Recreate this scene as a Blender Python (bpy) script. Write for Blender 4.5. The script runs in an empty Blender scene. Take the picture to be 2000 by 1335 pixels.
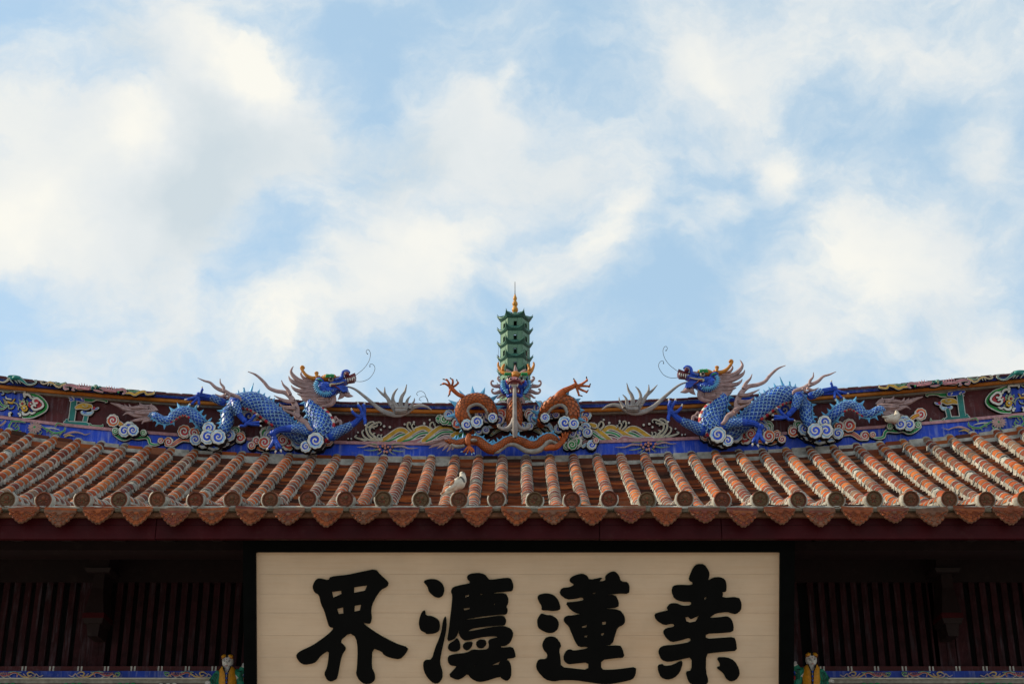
import bpy, math, random
import numpy as np
from mathutils import Vector, Matrix
from math import sin, cos, pi, radians
random.seed(7)
S = bpy.context.scene
COL = S.collection
# ------------------------------------------------------------------ camera
FPX = 2930.0; TH = radians(23.0); CAMZ = 1.6
cam = bpy.data.cameras.new('camera'); co = bpy.data.objects.new('camera', cam); COL.objects.link(co)
co.location = (0, 0, CAMZ); co.rotation_euler = (pi/2 + TH, 0, 0)
cam.sensor_width = 36; cam.lens = FPX/2000*36; cam.clip_end = 5000; cam.clip_start = 0.1
S.camera = co
# ------------------------------------------------------------------ light
SUN_EL = radians(34); SUN_AZ = radians(-84)      # azimuth from +Y (view direction), negative = to the left
sd = Vector((sin(SUN_AZ)*cos(SUN_EL), cos(SUN_AZ)*cos(SUN_EL), sin(SUN_EL)))
sun = bpy.data.lights.new('sun', 'SUN'); so = bpy.data.objects.new('sun', sun); COL.objects.link(so)
sun.energy = 4.2; sun.angle = radians(0.8); sun.color = (1.0, .84, .60)
so.rotation_euler = sd.to_track_quat('Z', 'Y').to_euler()
S.view_settings.view_transform = 'Standard'; S.view_settings.look = 'None'
S.view_settings.gamma = 1; S.view_settings.exposure = 0.35; S.view_settings.use_curve_mapping = False

def pxdir(px, py):
    a = (px-1000)/FPX; b = (667.5-py)/FPX
    return Vector((a, cos(TH)-b*sin(TH), sin(TH)+b*cos(TH)))
def U(px, py, Y):
    """the point at horizontal distance Y that is seen in direction (px, py) of the survey photograph"""
    d = pxdir(px, py); t = Y/d.y
    return Vector((d.x*t, Y, CAMZ+d.z*t))

W = bpy.data.worlds.new('World'); S.world = W; W.use_nodes = True
def build_sky():
    nt = W.node_tree; N = nt.nodes; L = nt.links; N.clear()
    def nd(t, **k):
        n = N.new(t)
        for a, b in k.items(): setattr(n, a, b)
        return n
    def math_(op, a, b=None, clamp=False):
        n = nd('ShaderNodeMath', operation=op); n.use_clamp = clamp
        for i, v in enumerate((a, b)):
            if v is None: continue
            if isinstance(v, (int, float)): n.inputs[i].default_value = v
            else: L.new(v, n.inputs[i])
        return n.outputs[0]
    tc = nd('ShaderNodeTexCoord').outputs['Generated']
    nz = nd('ShaderNodeTexNoise'); nz.inputs['Scale'].default_value = 9; nz.inputs['Detail'].default_value = 9; nz.inputs['Roughness'].default_value = .56
    L.new(tc, nz.inputs['Vector'])
    sub = nd('ShaderNodeVectorMath', operation='SUBTRACT'); L.new(nz.outputs['Color'], sub.inputs[0]); sub.inputs[1].default_value = (.5, .5, .5)
    scl = nd('ShaderNodeVectorMath', operation='SCALE'); L.new(sub.outputs[0], scl.inputs[0]); scl.inputs['Scale'].default_value = .11
    add = nd('ShaderNodeVectorMath', operation='ADD'); L.new(tc, add.inputs[0]); L.new(scl.outputs[0], add.inputs[1])
    wd = add.outputs[0]
    blobs = [(470,140,200,1),(330,290,230,1),(560,270,190,.8),(190,420,220,.8),(60,480,160,.6),(330,500,190,.8),(90,60,170,.35),(190,690,190,.75),
             (90,250,150,.5),(370,610,110,.5),(330,50,120,.35),(560,690,150,.75),(700,640,130,.6),(800,520,180,1.05),(900,260,190,.75),(990,210,90,.6),(720,330,130,.5),
             (1010,340,130,.55),(1150,320,150,.6),(1250,270,110,.5),(1170,490,110,1.0),(1060,560,90,.5),(1410,160,190,.7),(1300,60,150,.5),(1530,310,80,.95),(1400,390,70,.7),
             (1320,440,50,.5),(1690,400,130,.6),(1700,540,200,.9),(1560,670,120,.5),(1840,600,180,.6),(1890,110,190,.65),(1960,270,70,.9),(1700,60,120,.4),(1850,430,100,.7),(1980,700,110,.6),
             (700,90,140,-.6),(1080,110,90,-.5),(1320,600,110,-.5),(560,470,110,-.45),(1950,400,70,-.5),(1110,430,60,-.4),(1600,230,80,-.3),(440,40,50,-.5),(1620,110,70,-.3),(0,640,100,-.5),(450,590,90,-.5),(1250,690,130,-.4),(1480,480,80,-.4)]
    tot = None
    for (x, y, r, w) in blobs:
        d = pxdir(x, y); dn = d.normalized()
        vs = nd('ShaderNodeVectorMath', operation='DISTANCE'); L.new(wd, vs.inputs[0]); vs.inputs[1].default_value = dn
        mr = nd('ShaderNodeMapRange', interpolation_type='SMOOTHSTEP'); L.new(vs.outputs['Value'], mr.inputs[0])
        R = r/FPX*1.25
        mr.inputs[1].default_value = R; mr.inputs[2].default_value = 0; mr.inputs[3].default_value = 0; mr.inputs[4].default_value = (w if w > 0 else w*.55)
        tot = mr.outputs[0] if tot is None else math_('ADD', tot, mr.outputs[0])
    # the same cloud field goes on all round the sky
    big = nd('ShaderNodeTexNoise'); big.inputs['Scale'].default_value = 3.2; big.inputs['Detail'].default_value = 3; L.new(wd, big.inputs['Vector'])
    away = nd('ShaderNodeVectorMath', operation='DISTANCE'); L.new(tc, away.inputs[0]); away.inputs[1].default_value = pxdir(1000, 450).normalized()
    aw = nd('ShaderNodeMapRange', interpolation_type='SMOOTHSTEP'); L.new(away.outputs['Value'], aw.inputs[0])
    aw.inputs[1].default_value = .33; aw.inputs[2].default_value = .55; aw.inputs[3].default_value = 0; aw.inputs[4].default_value = 1
    bg = nd('ShaderNodeMapRange', interpolation_type='SMOOTHSTEP'); L.new(big.outputs['Fac'], bg.inputs[0]); bg.inputs[1].default_value = .38; bg.inputs[2].default_value = .62; bg.inputs[4].default_value = 1.1
    tot = math_('ADD', tot, math_('MULTIPLY', aw.outputs[0], bg.outputs[0]))
    fine = nd('ShaderNodeTexNoise'); fine.inputs['Scale'].default_value = 15; fine.inputs['Detail'].default_value = 12; fine.inputs['Roughness'].default_value = .60
    mp = nd('ShaderNodeMapping'); mp.inputs['Rotation'].default_value = (0, radians(35), 0); mp.inputs['Scale'].default_value = (.65, 1, 1.25); L.new(wd, mp.inputs[0]); L.new(mp.outputs[0], fine.inputs['Vector'])
    fn = math_('MULTIPLY', math_('SUBTRACT', fine.outputs['Fac'], .5), 2.5)
    den = math_('ADD', math_('MULTIPLY', tot, .80), fn)
    mr = nd('ShaderNodeMapRange', interpolation_type='SMOOTHSTEP'); L.new(den, mr.inputs[0]); mr.inputs[1].default_value = -.40; mr.inputs[2].default_value = .85
    mr.inputs[3].default_value = .0; mr.inputs[4].default_value = 1
    def field(lst, k=1.25):
        t = None
        for (x, y, r, w) in lst:
            vs = nd('ShaderNodeVectorMath', operation='DISTANCE'); L.new(wd, vs.inputs[0]); vs.inputs[1].default_value = pxdir(x, y).normalized()
            m = nd('ShaderNodeMapRange', interpolation_type='SMOOTHSTEP'); L.new(vs.outputs['Value'], m.inputs[0])
            m.inputs[1].default_value = r/FPX*k; m.inputs[2].default_value = 0; m.inputs[3].default_value = 0; m.inputs[4].default_value = w
            t = m.outputs[0] if t is None else math_('ADD', t, m.outputs[0])
        return t
    lit = field([(470,110,130,1),(500,150,90,.6),(300,270,110,.9),(230,300,80,.5),(60,480,100,.7),(100,90,80,.6),(850,480,130,.6),(740,600,110,.4),(990,190,60,.5),(560,690,120,.6),(220,680,110,.5),(1160,460,90,.8),(1380,130,70,.7),(1690,520,170,.8),(1780,350,90,.5),(1530,290,70,.6),(1900,60,120,.3),
                 (420,350,170,-1),(330,440,140,-.7),(620,260,120,-.5),(830,300,140,-.5),(1080,300,120,-.3),(1840,640,120,-.3),(250,90,90,-.4)])
    sh = nd('ShaderNodeTexNoise'); sh.inputs['Scale'].default_value = 12; sh.inputs['Detail'].default_value = 7; L.new(wd, sh.inputs['Vector'])
    litn = math_('ADD', math_('ADD', lit, math_('MULTIPLY', math_('SUBTRACT', sh.outputs['Fac'], .5), 1.5)), math_('MULTIPLY', fn, .35))
    sr = nd('ShaderNodeValToRGB'); lr = nd('ShaderNodeMapRange'); L.new(litn, lr.inputs[0]); lr.inputs[1].default_value = -1; lr.inputs[2].default_value = 1.1; L.new(lr.outputs[0], sr.inputs[0])
    sr.color_ramp.elements[0].position = .05; sr.color_ramp.elements[0].color = (.50,.565,.60,1)
    sr.color_ramp.elements[1].position = .95; sr.color_ramp.elements[1].color = (.77,.755,.69,1)
    e = sr.color_ramp.elements.new(.50); e.color = (.63,.66,.665,1)
    veil = nd('ShaderNodeMix', data_type='RGBA'); L.new(mr.outputs[0], veil.inputs[0]); veil.inputs[6].default_value = (.41,.585,.71,1); L.new(sr.outputs[0], veil.inputs[7])
    al = nd('ShaderNodeMapRange'); L.new(mr.outputs[0], al.inputs[0]); al.inputs[3].default_value = .62; al.inputs[4].default_value = .98
    sky = nd('ShaderNodeTexSky', sky_type='NISHITA'); sky.sun_disc = False
    sky.sun_elevation = SUN_EL; sky.sun_rotation = SUN_AZ; sky.air_density = 1.0; sky.dust_density = 1.2; sky.ozone_density = 1.2
    SKYK = .15
    g1 = nd('ShaderNodeBackground'); L.new(sky.outputs[0], g1.inputs[0]); g1.inputs[1].default_value = SKYK*1.0
    g2 = nd('ShaderNodeBackground'); L.new(veil.outputs[2], g2.inputs[0]); g2.inputs[1].default_value = 1.0
    mx = nd('ShaderNodeMixShader'); L.new(al.outputs[0], mx.inputs[0]); L.new(g1.outputs[0], mx.inputs[1]); L.new(g2.outputs[0], mx.inputs[2])
    out = nd('ShaderNodeOutputWorld'); L.new(mx.outputs[0], out.inputs[0])
build_sky()

# ------------------------------------------------------------------ materials
MATS = {}
def mat(name, col, rough=.6, var=.18, scale=9, bump=.15, chalk=0.0, streak=0.0, grime=.25, islands=None, bscale=60, spec=.4, patch=0, grain=0):
    """painted / fired / plastered surface: hue drift, chalky wear, dirt, optional vertical run marks"""
    m = bpy.data.materials.new(name); m.use_nodes = True; nt = m.node_tree; N = nt.nodes; L = nt.links
    b = N['Principled BSDF']; b.inputs['Roughness'].default_value = rough
    b.inputs['Specular IOR Level'].default_value = spec*.8
    tc = N.new('ShaderNodeTexCoord').outputs['Object']
    oi = N.new('ShaderNodeObjectInfo')
    av = N.new('ShaderNodeVectorMath'); av.operation = 'ADD'; L.new(tc, av.inputs[0]); L.new(oi.outputs['Location'], av.inputs[1])
    vec = av.outputs[0]
    def noise(sc, det=5, ro=.6, v=None):
        n = N.new('ShaderNodeTexNoise'); n.inputs['Scale'].default_value = sc; n.inputs['Detail'].default_value = det; n.inputs['Roughness'].default_value = ro
        L.new(v or vec, n.inputs['Vector']); return n.outputs['Fac']
    def mix(f, a, c, bt='MIX'):
        n = N.new('ShaderNodeMix'); n.data_type = 'RGBA'; n.blend_type = bt
        for s, v in ((0, f), (6, a), (7, c)):
            if isinstance(v, (int, float)): n.inputs[s].default_value = v
            elif isinstance(v, tuple): n.inputs[s].default_value = (*v[:3], 1)
            else: L.new(v, n.inputs[s])
        return n.outputs[2]
    def rng(v, a, c, lo=0, hi=1):
        n = N.new('ShaderNodeMapRange'); L.new(v, n.inputs[0]); n.inputs[1].default_value = a; n.inputs[2].default_value = c; n.inputs[3].default_value = lo; n.inputs[4].default_value = hi
        return n.outputs[0]
    if islands:
        geo = N.new('ShaderNodeNewGeometry')
        r = N.new('ShaderNodeMath'); r.operation = 'ADD'; L.new(oi.outputs['Random'], r.inputs[0]); L.new(geo.outputs['Random Per Island'], r.inputs[1])
        fr = N.new('ShaderNodeMath'); fr.operation = 'FRACT'; L.new(r.outputs[0], fr.inputs[0])
        cr = N.new('ShaderNodeValToRGB'); L.new(fr.outputs[0], cr.inputs[0]); cr.color_ramp.interpolation = 'CONSTANT' if len(islands) > 3 else 'LINEAR'
        while len(cr.color_ramp.elements) < len(islands): cr.color_ramp.elements.new(.5)
        for i, c in enumerate(islands):
            cr.color_ramp.elements[i].position = i/len(islands); cr.color_ramp.elements[i].color = (*c, 1)
        base = cr.outputs[0]
    else:
        base = col
    dk = tuple(c*(1-var*1.6) for c in col[:3]); lt = tuple(min(1, c*(1+var*1.6)) for c in col[:3])
    f = rng(noise(scale), .3, .7)
    if islands: c = mix(f, mix(1.0, base, (1-var*1.2,)*3, 'MULTIPLY'), mix(1.0, base, (1+var*1.2,)*3, 'MULTIPLY'))
    else: c = mix(f, dk, lt)
    if grime: c = mix(rng(noise(scale*4, 8, .7), .55, .75, 0, grime), c, (.05, .045, .04))
    if chalk: c = mix(rng(noise(scale*2.6, 9, .75), .56, .68, 0, chalk), c, (.55, .55, .55))
    if streak:
        mp = N.new('ShaderNodeMapping'); mp.inputs['Scale'].default_value = (34, 34, 3.2); L.new(vec, mp.inputs[0])
        s1 = noise(1.0, 6, .65, mp.outputs[0]); s2 = noise(1.3, 3)
        ml = N.new('ShaderNodeMath'); ml.operation = 'MULTIPLY'; L.new(rng(s1, .5, .68), ml.inputs[0]); L.new(rng(s2, .4, .62, .12, 1), ml.inputs[1])
        m2 = N.new('ShaderNodeMath'); m2.operation = 'MULTIPLY'; L.new(ml.outputs[0], m2.inputs[0]); m2.inputs[1].default_value = streak
        c = mix(m2.outputs[0], c, (.45, .5, .62))
    if patch:      # broad weather stains
        c = mix(rng(noise(.9, 6, .7), .50, .66, 0, patch), c, mix(1.0, c, (.42, .38, .36), 'MULTIPLY'))
    if grain:
        mp = N.new('ShaderNodeMapping'); mp.inputs['Scale'].default_value = (1.1, 9, 22); L.new(vec, mp.inputs[0])
        c = mix(rng(noise(2.2, 8, .7, mp.outputs[0]), .45, .7, 0, grain), c, mix(1.0, c, (.80, .62, .46), 'MULTIPLY'))
        c = mix(rng(noise(.7, 4, .6), .5, .7, 0, grain*1.6), c, mix(1.0, c, (.92, .74, .56), 'MULTIPLY'))
    L.new(c, b.inputs['Base Color'])
    if bump:
        bp = N.new('ShaderNodeBump'); bp.inputs['Strength'].default_value = bump; bp.inputs['Distance'].default_value = .01
        L.new(noise(bscale, 6, .65), bp.inputs['Height']); L.new(bp.outputs[0], b.inputs['Normal'])
    MATS[name] = m; return m
mat('blue_band', (.007,.055,.52), .5, .22, 3, .1, chalk=.12, streak=.65, grime=.1)
mat('blue_cornice', (.007,.045,.40), .5, .22, 5, .1, chalk=.2, streak=.35, grime=.3)
mat('dragon_blue', (.008,.065,.38), .38, .4, 14, .1, grime=.1)
mat('limb_blue', (.010,.06,.42), .42, .25, 12, .1, grime=.15)
mat('rim_blue', (.27,.49,.68), .5, .25, 20, .05, grime=.1)
mat('fin_blue', (.10,.36,.62), .5, .2, 14, .1, grime=.15)
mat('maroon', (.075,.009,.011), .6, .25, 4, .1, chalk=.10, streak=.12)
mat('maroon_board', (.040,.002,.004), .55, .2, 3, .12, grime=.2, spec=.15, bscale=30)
mat('dark_wood', (.010,.002,.0025), .7, .2, 3, .1)  # near-black colour carries part of the shade under the eave
mat('slat_wood', (.030,.007,.010), .7, .3, 8, .15, spec=.2, grime=.4, streak=.1)  # colour darkened so the slatted recess looks shaded
mat('orange_roll', (.50,.17,.018), .45, .2, 8, .1, grime=.5)
mat('pink_moulding', (.42,.22,.24), .65, .2, 22, .15, chalk=.35, grime=.5)
mat('pink_grey', (.33,.225,.22), .6, .22, 16, .25, grime=.4, bscale=90)
mat('whisker_grey', (.27,.25,.24), .6, .2, 14, .3, grime=.4, bscale=100)
mat('white_paint', (.62,.62,.57), .6, .12, 16, .15, grime=.3)
mat('pale_blue', (.30,.50,.66), .6, .3, 20, .1, grime=.1)
mat('line_black', (.012,.012,.014), .7, .1, 9, .05)
mat('green', (.012,.23,.07), .5, .25, 16, .1, chalk=.15)
mat('bright_green', (.015,.27,.05), .5, .2, 12, .1, chalk=.1)
mat('teal', (.012,.17,.15), .5, .2, 10, .1, chalk=.1)
mat('yellow', (.56,.33,.03), .55, .2, 12, .1, chalk=.15, grime=.3)
mat('cream', (.50,.46,.30), .6, .2, 20, .1, grime=.3)
mat('orange_paint', (.58,.14,.02), .55, .3, 14, .1, chalk=.15)
mat('pink_paint', (.40,.17,.19), .55, .25, 14, .15, chalk=.25)
mat('red', (.42,.022,.035), .5, .2, 14, .1)
mat('dark_red', (.13,.022,.03), .45, .3, 20, .1)
mat('horn_orange', (.44,.17,.018), .45, .2, 30, .15, grime=.3)
mat('dragon_orange', (.38,.085,.016), .5, .28, 14, .2, grime=.3)
mat('rim_orange', (.11,.04,.015), .6, .25, 20, .1)
mat('belly_grey', (.30,.29,.26), .6, .2, 20, .2, grime=.4)
TILE_ISL = [(0.334,0.070,0.012),(0.194,0.037,0.012),(0.387,0.110,0.023),(0.158,0.055,0.032),(0.317,0.063,0.012),(0.141,0.026,0.014),(0.352,0.086,0.016),(0.194,0.106,0.066),(0.282,0.053,0.012),(0.387,0.101,0.023),(0.114,0.037,0.023)]
mat('cover_tile_clay', (.38,.1,.035), .75, .16, 9, .3, islands=TILE_ISL, grime=.7, chalk=.1, patch=.6, bscale=70, spec=.25)
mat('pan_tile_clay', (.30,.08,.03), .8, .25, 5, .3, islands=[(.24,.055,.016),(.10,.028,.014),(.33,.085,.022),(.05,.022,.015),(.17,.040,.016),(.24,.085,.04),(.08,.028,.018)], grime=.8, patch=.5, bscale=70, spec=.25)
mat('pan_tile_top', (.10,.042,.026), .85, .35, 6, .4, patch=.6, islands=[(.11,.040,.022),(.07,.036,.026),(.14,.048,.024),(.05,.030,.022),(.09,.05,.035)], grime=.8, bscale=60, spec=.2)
mat('mortar', (.36,.35,.315), .9, .3, 9, .8, grime=.9, patch=.6, bscale=55, spec=.2)
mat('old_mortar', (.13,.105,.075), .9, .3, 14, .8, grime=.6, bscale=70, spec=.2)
mat('disc_clay', (.2,.07,.03), .7, .2, 14, .3, islands=[(.105,.030,.018),(.115,.066,.030),(.12,.045,.022),(.17,.042,.018),(.10,.06,.028),(.15,.05,.022)], grime=.4)
mat('drip_clay', (.34,.1,.03), .7, .25, 22, .5, islands=[(.25,.055,.014),(.21,.046,.013),(.30,.070,.015),(.18,.080,.045),(.17,.038,.022),(.27,.072,.022)], patch=.6, grime=.5, bscale=80)
mat('drip_edge', (.17,.075,.04), .8, .25, 22, .5, grime=.5)
mat('panel_wood', (.66,.49,.345), .5, .05, 2.5, .05, grain=.2, grime=.03, bscale=20)
mat('glyph_black', (.003,.003,.003), .7, .1, 9, .05, spec=.1, grime=0)
mat('glyph_edge', (.62,.52,.34), .5, .1, 20, .05)
mat('frame_black', (.002,.0025,.0025), .7, .2, 9, .05, spec=.05, grime=0)
mat('pagoda_wall', (.10,.21,.135), .5, .1, 10, .08, grime=.12)
mat('pagoda_roof', (.018,.085,.065), .45, .2, 18, .15, grime=.2)
mat('pagoda_trim', (.05,.17,.12), .45, .2, 18, .1)
mat('gold', (.46,.21,.02), .35, .2, 22, .1, grime=.25)
mat('iron', (.03,.03,.03), .5, .2, 20, .1)
mat('face_white', (.66,.64,.62), .5, .06, 20, .05, grime=.1)
mat('blush', (.50,.25,.22), .5, .1, 20, .05)
mat('vest', (.60,.26,.012), .5, .15, 40, .1, grime=.2)
mat('sleeve', (.01,.20,.13), .5, .2, 30, .1)
mat('feather', (.55,.50,.42), .7, .12, 26, .3, grime=.12, bscale=120)
mat('feather_brown', (.42,.15,.06), .7, .3, 40, .3, bscale=120)
mat('feather_dark', (.10,.095,.09), .7, .3, 40, .3)
mat('leg_pink', (.40,.12,.09), .6, .1, 40, .1)
mat('stone', (.24,.225,.20), .8, .2, 1.2, .3, grime=.2, bscale=8)
mat('white_wash', (.45,.40,.36), .7, .1, 2, .1)

# ------------------------------------------------------------------ mesh tools
class MB:
    def __init__(s): s.v = []; s.f = []; s.m = []; s.mats = []; s.smooth = True; s.sm = []
    def mi(s, name):
        if name not in s.mats: s.mats.append(name)
        return s.mats.index(name)
    def add(s, vs, fs, m, smooth=True):
        o = len(s.v); k = s.mi(m); s.v += [tuple(p) for p in vs]
        for f in fs: s.f.append(tuple(i+o for i in f)); s.m.append(k); s.sm.append(smooth)
    def box(s, a, b, m):
        x0,y0,z0 = a; x1,y1,z1 = b
        s.add([(x0,y0,z0),(x1,y0,z0),(x1,y1,z0),(x0,y1,z0),(x0,y0,z1),(x1,y0,z1),(x1,y1,z1),(x0,y1,z1)],
              [(0,3,2,1),(4,5,6,7),(0,1,5,4),(1,2,6,5),(2,3,7,6),(3,0,4,7)], m, False)
    def ell(s, c, r, m, seg=14, rings=9, R=None):
        vs = []; fs = []
        for i in range(rings+1):
            a = pi*i/rings
            for j in range(seg):
                b = 2*pi*j/seg
                p = Vector((r[0]*sin(a)*cos(b), r[1]*sin(a)*sin(b), r[2]*cos(a)))
                if R is not None: p = R @ p
                vs.append(p+Vector(c))
        for i in range(rings):
            for j in range(seg):
                fs.append((i*seg+j, i*seg+(j+1)%seg, (i+1)*seg+(j+1)%seg, (i+1)*seg+j))
        s.add(vs, fs, m)
    def tube(s, P, R, m, seg=10, flat=1.0, cap=True, matf=None):
        """P: points, R: radii; flat squashes the depth (Y) half-axis"""
        n = len(P); vs = []; fr = []
        ref = Vector((0, -1, 0)); last = None
        for i in range(n):
            T = (P[min(i+1, n-1)]-P[max(i-1, 0)])
            T = T.normalized() if T.length > 1e-9 else Vector((1, 0, 0))
            A = ref - T*ref.dot(T)
            if A.length < .2: A = (last or Vector((1,0,0))); A = A - T*A.dot(T)
            A.normalize(); B = T.cross(A); last = A; fr.append((T, A, B))
            for j in range(seg):
                t = 2*pi*j/seg
                vs.append(P[i] + A*(R[i]*flat*cos(t)) + B*(R[i]*sin(t)))
        o = len(s.v); s.v += [tuple(p) for p in vs]
        for i in range(n-1):
            k = s.mi(matf(i) if matf else m)
            for j in range(seg):
                s.f.append((o+i*seg+j, o+(i+1)*seg+j, o+(i+1)*seg+(j+1)%seg, o+i*seg+(j+1)%seg)); s.m.append(k); s.sm.append(True)
        if cap:
            for i, sg in ((0, -1), (n-1, 1)):
                T = fr[i][0]; c = P[i] + T*sg*R[i]*.7; ci = len(s.v); s.v.append(tuple(c)); k = s.mi(m)
                for j in range(seg):
                    a, b = o+i*seg+j, o+i*seg+(j+1)%seg
                    s.f.append((a, b, ci) if sg > 0 else (b, a, ci)); s.m.append(k); s.sm.append(True)
        return fr
    def mesh(s, name):
        me = bpy.data.meshes.new(name); me.from_pydata(s.v, [], s.f)
        for n in s.mats: me.materials.append(MATS[n])
        me.polygons.foreach_set('material_index', s.m); me.polygons.foreach_set('use_smooth', s.sm); me.update()
        return me
    def build(s, name, parent=None, kind=None, label=None):
        if not s.v: return None
        o = bpy.data.objects.new(name, s.mesh(name)); COL.objects.link(o)
        if parent is not None:
            o.parent = parent
            if any(parent.matrix_world.translation) or parent.location.length > 0:
                o.matrix_parent_inverse = world_of(parent).inverted()
        if kind: o['kind'] = kind
        if label: o['label'] = label
        return o
def world_of(o):
    m = Matrix.Translation(o.location)
    m = m if o.parent is None else world_of(o.parent) @ o.matrix_parent_inverse @ m
    return m
def thing(name, loc, label, cat, group=None):
    o = bpy.data.objects.new(name, None); COL.objects.link(o); o.location = loc; o.empty_display_size = .1
    o['label'] = label; o['category'] = cat
    if group: o['group'] = group
    return o
def link(o, parent):
    COL.objects.link(o)
    if parent is not None: o.parent = parent; o.matrix_parent_inverse = world_of(parent).inverted()
    return o

def crom(pts, n=6):
    """Catmull-Rom through tuples of any length"""
    P = [np.array(p, float) for p in pts]
    if len(P) < 3: n = max(2, n)
    out = []
    Q = [2*P[0]-P[1]] + P + [2*P[-1]-P[-2]]
    for i in range(1, len(Q)-2):
        for k in range(n):
            t = k/n
            out.append(.5*((2*Q[i])+(-Q[i-1]+Q[i+1])*t+(2*Q[i-1]-5*Q[i]+4*Q[i+1]-Q[i+2])*t*t+(-Q[i-1]+3*Q[i]-3*Q[i+1]+Q[i+2])*t**3))
    out.append(P[-1]); return out
# surveyed drawings: each is a sheet with an origin and a scale in survey pixels
K1 = (0,700,.21); K2 = (200,700,.15); K3 = (460,670,.17233); K4 = (680,720,.165); K5 = (860,680,.16484)
KH = (940,690,.0749); K6 = (1100,720,.16); KM = (0,725,.07865)
MIR = [False]
def shear(x): return -12*min(1, max(0, (850-x)/250.0)) + (2 if x < 200 else 0)
def T_(k, p):
    """sheet point (x, y[, r[, lift]]) -> survey pixel, mirrored when MIR is set"""
    x = k[0]+p[0]*k[2]; y = k[1]+p[1]*k[2]
    if MIR[0]: y += shear(x); x = 2018.5-x
    r = p[2]*k[2] if len(p) > 2 else 1
    return (x, y, r) + ((p[3],) if len(p) > 3 else (0,))
def mpp(Y, py=850): return Y/(cos(TH)-(667.5-py)/FPX*sin(TH))/FPX
def path3(k, pts, Y, n=6):
    q = crom([T_(k, p) for p in pts], n)
    s = mpp(Y)
    return [U(a[0], a[1], Y)+Vector((0, -a[3], 0)) for a in q], [max(.0008, a[2]*s) for a in q], q
def rod(mb, k, pts, Y, m, seg=10, flat=1.0, n=6, cap=True, matf=None, const_r=None):
    if const_r is not None: pts = [(p[0], p[1], const_r) if len(p) < 3 else p for p in pts]
    P, R, q = path3(k, pts, Y, n)
    mb.tube(P, R, m, seg, flat, cap, matf); return P, R
def ball(mb, k, x, y, rx, ry, Y, m, depth=None, lift=0, seg=14, rings=9):
    p = T_(k, (x, y, 1)); s = mpp(Y)*k[2]
    mb.ell(U(p[0], p[1], Y)+Vector((0, -lift, 0)), (rx*s, (depth if depth else (rx+ry)/2)*s, ry*s), m, seg, rings)
def flat_shape(mb, P2, tomap, th, m, side=None, lift=0):
    """polygon (2D) -> solid plate; tomap(x, y, h) gives the 3D point at height h above the ground plane"""
    from mathutils.geometry import tessellate_polygon
    loops = P2 if isinstance(P2[0][0], (list, tuple)) else [P2]
    tri = tessellate_polygon([[Vector((p[0], p[1], 0)) for p in lp] for lp in loops])
    fl = [p for lp in loops for p in lp]
    top = [tomap(p[0], p[1], lift+th) for p in fl]; bot = [tomap(p[0], p[1], lift) for p in fl]
    mb.add(top, [tuple(t) for t in tri], m, False)
    o = 0; sf = []; n = len(fl)
    for lp in loops:
        L_ = len(lp)
        for i in range(L_):
            a = o+i; b = o+(i+1) % L_; sf.append((a, b, b+n, a+n))
        o += L_
    mb.add(top+bot, sf, side or m, False)
# ================================================================== ground
mb = MB(); mb.add([(-1500,-1500,0),(1500,-1500,0),(1500,2500,0),(-1500,2500,0)], [(0,1,2,3)], 'stone', False)
mb.build('ground', kind='structure')
# ================================================================== temple hall
YE = 11.53; YR = 18.1; YW = 18.2
hall = thing('temple_hall', (0, 14, 0), 'red temple hall with clay tiled roof and painted blue and maroon ridge', 'temple')
def fit(samples, deg=4):
    a = np.array(samples, float); return np.poly1d(np.polyfit((a[:,0]-1000)/1000, a[:,1], deg))
def mk(samples):
    p = fit(samples)
    def f(x):
        t = (x-1000)/1000
        if abs(t) <= 1: return float(p(t))
        e = 1 if t > 0 else -1
        sl = float(p.deriv()(e)); return float(p(e)) + sl*(t-e)
    return f
fT = mk([(0,733),(105,744.5),(210,755),(420,772),(658,782),(753,783.5),(868,785.5),(1007,786.5),(1148,782),(1329,775),(1480,767),(1644,756),(1812,744),(2000,724)])
fO = mk([(0,755),(210,773),(420,788),(590,797),(753,801),(868,804),(1007,804.5),(1148,801),(1356,792),(1644,773),(1812,762),(2000,742)])
fK = mk([(0,814),(210,837),(350,848),(485,858),(700,863.5),(868,866),(1007,865.5),(1153,861.5),(1356,855.5),(1532,846),(1708,833.5),(1812,825.5),(2000,808)])
fB = mk([(0,838),(105,852),(210,864),(350,878),(485,887),(700,891.5),(868,893),(1007,891.5),(1153,889),(1356,883),(1540,877),(1660,870),(1772,861),(1854,852),(1976,836),(2000,832)])
PROF = crom([(11.40,5.025),(12.5,5.235),(13.7,5.52),(14.8,5.885),(15.45,6.175),(16.1,6.50),(17.0,6.985),(18.1,7.598),(18.8,7.97)], 8)
PY = [p[0] for p in PROF]; PZ = [p[1] for p in PROF]
def prof(Y): return float(np.interp(Y, PY, PZ))
_zc = U(1000, fB(1000)+3, YR).z
def lift_end(x):
    px = 1000 + x/(mpp(YR)); px = max(-250, min(2250, px))
    return U(px, fB(px)+3, YR).z - _zc
LX = np.linspace(-8.2, 8.2, 83); LV = [lift_end(x) for x in LX]
def zroof(x, Y):
    t = max(0, (Y-YE)/(YR-YE)); return prof(Y) + float(np.interp(x, LX, LV))*t**1.6
# arc length stations
def stations(pitch, Y1=YR-.02, Y0=YE+.02):
    out = [Y0]; y = Y0; acc = 0; dy = .004
    while y < Y1:
        acc += math.hypot(dy, prof(y+dy)-prof(y)); y += dy
        if acc >= pitch: out.append(y); acc -= pitch
    return out
ROWS = [(-.1228+.30*k) for k in range(-25, 26)]
RA = .060  # arch centre height over the pans
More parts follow.
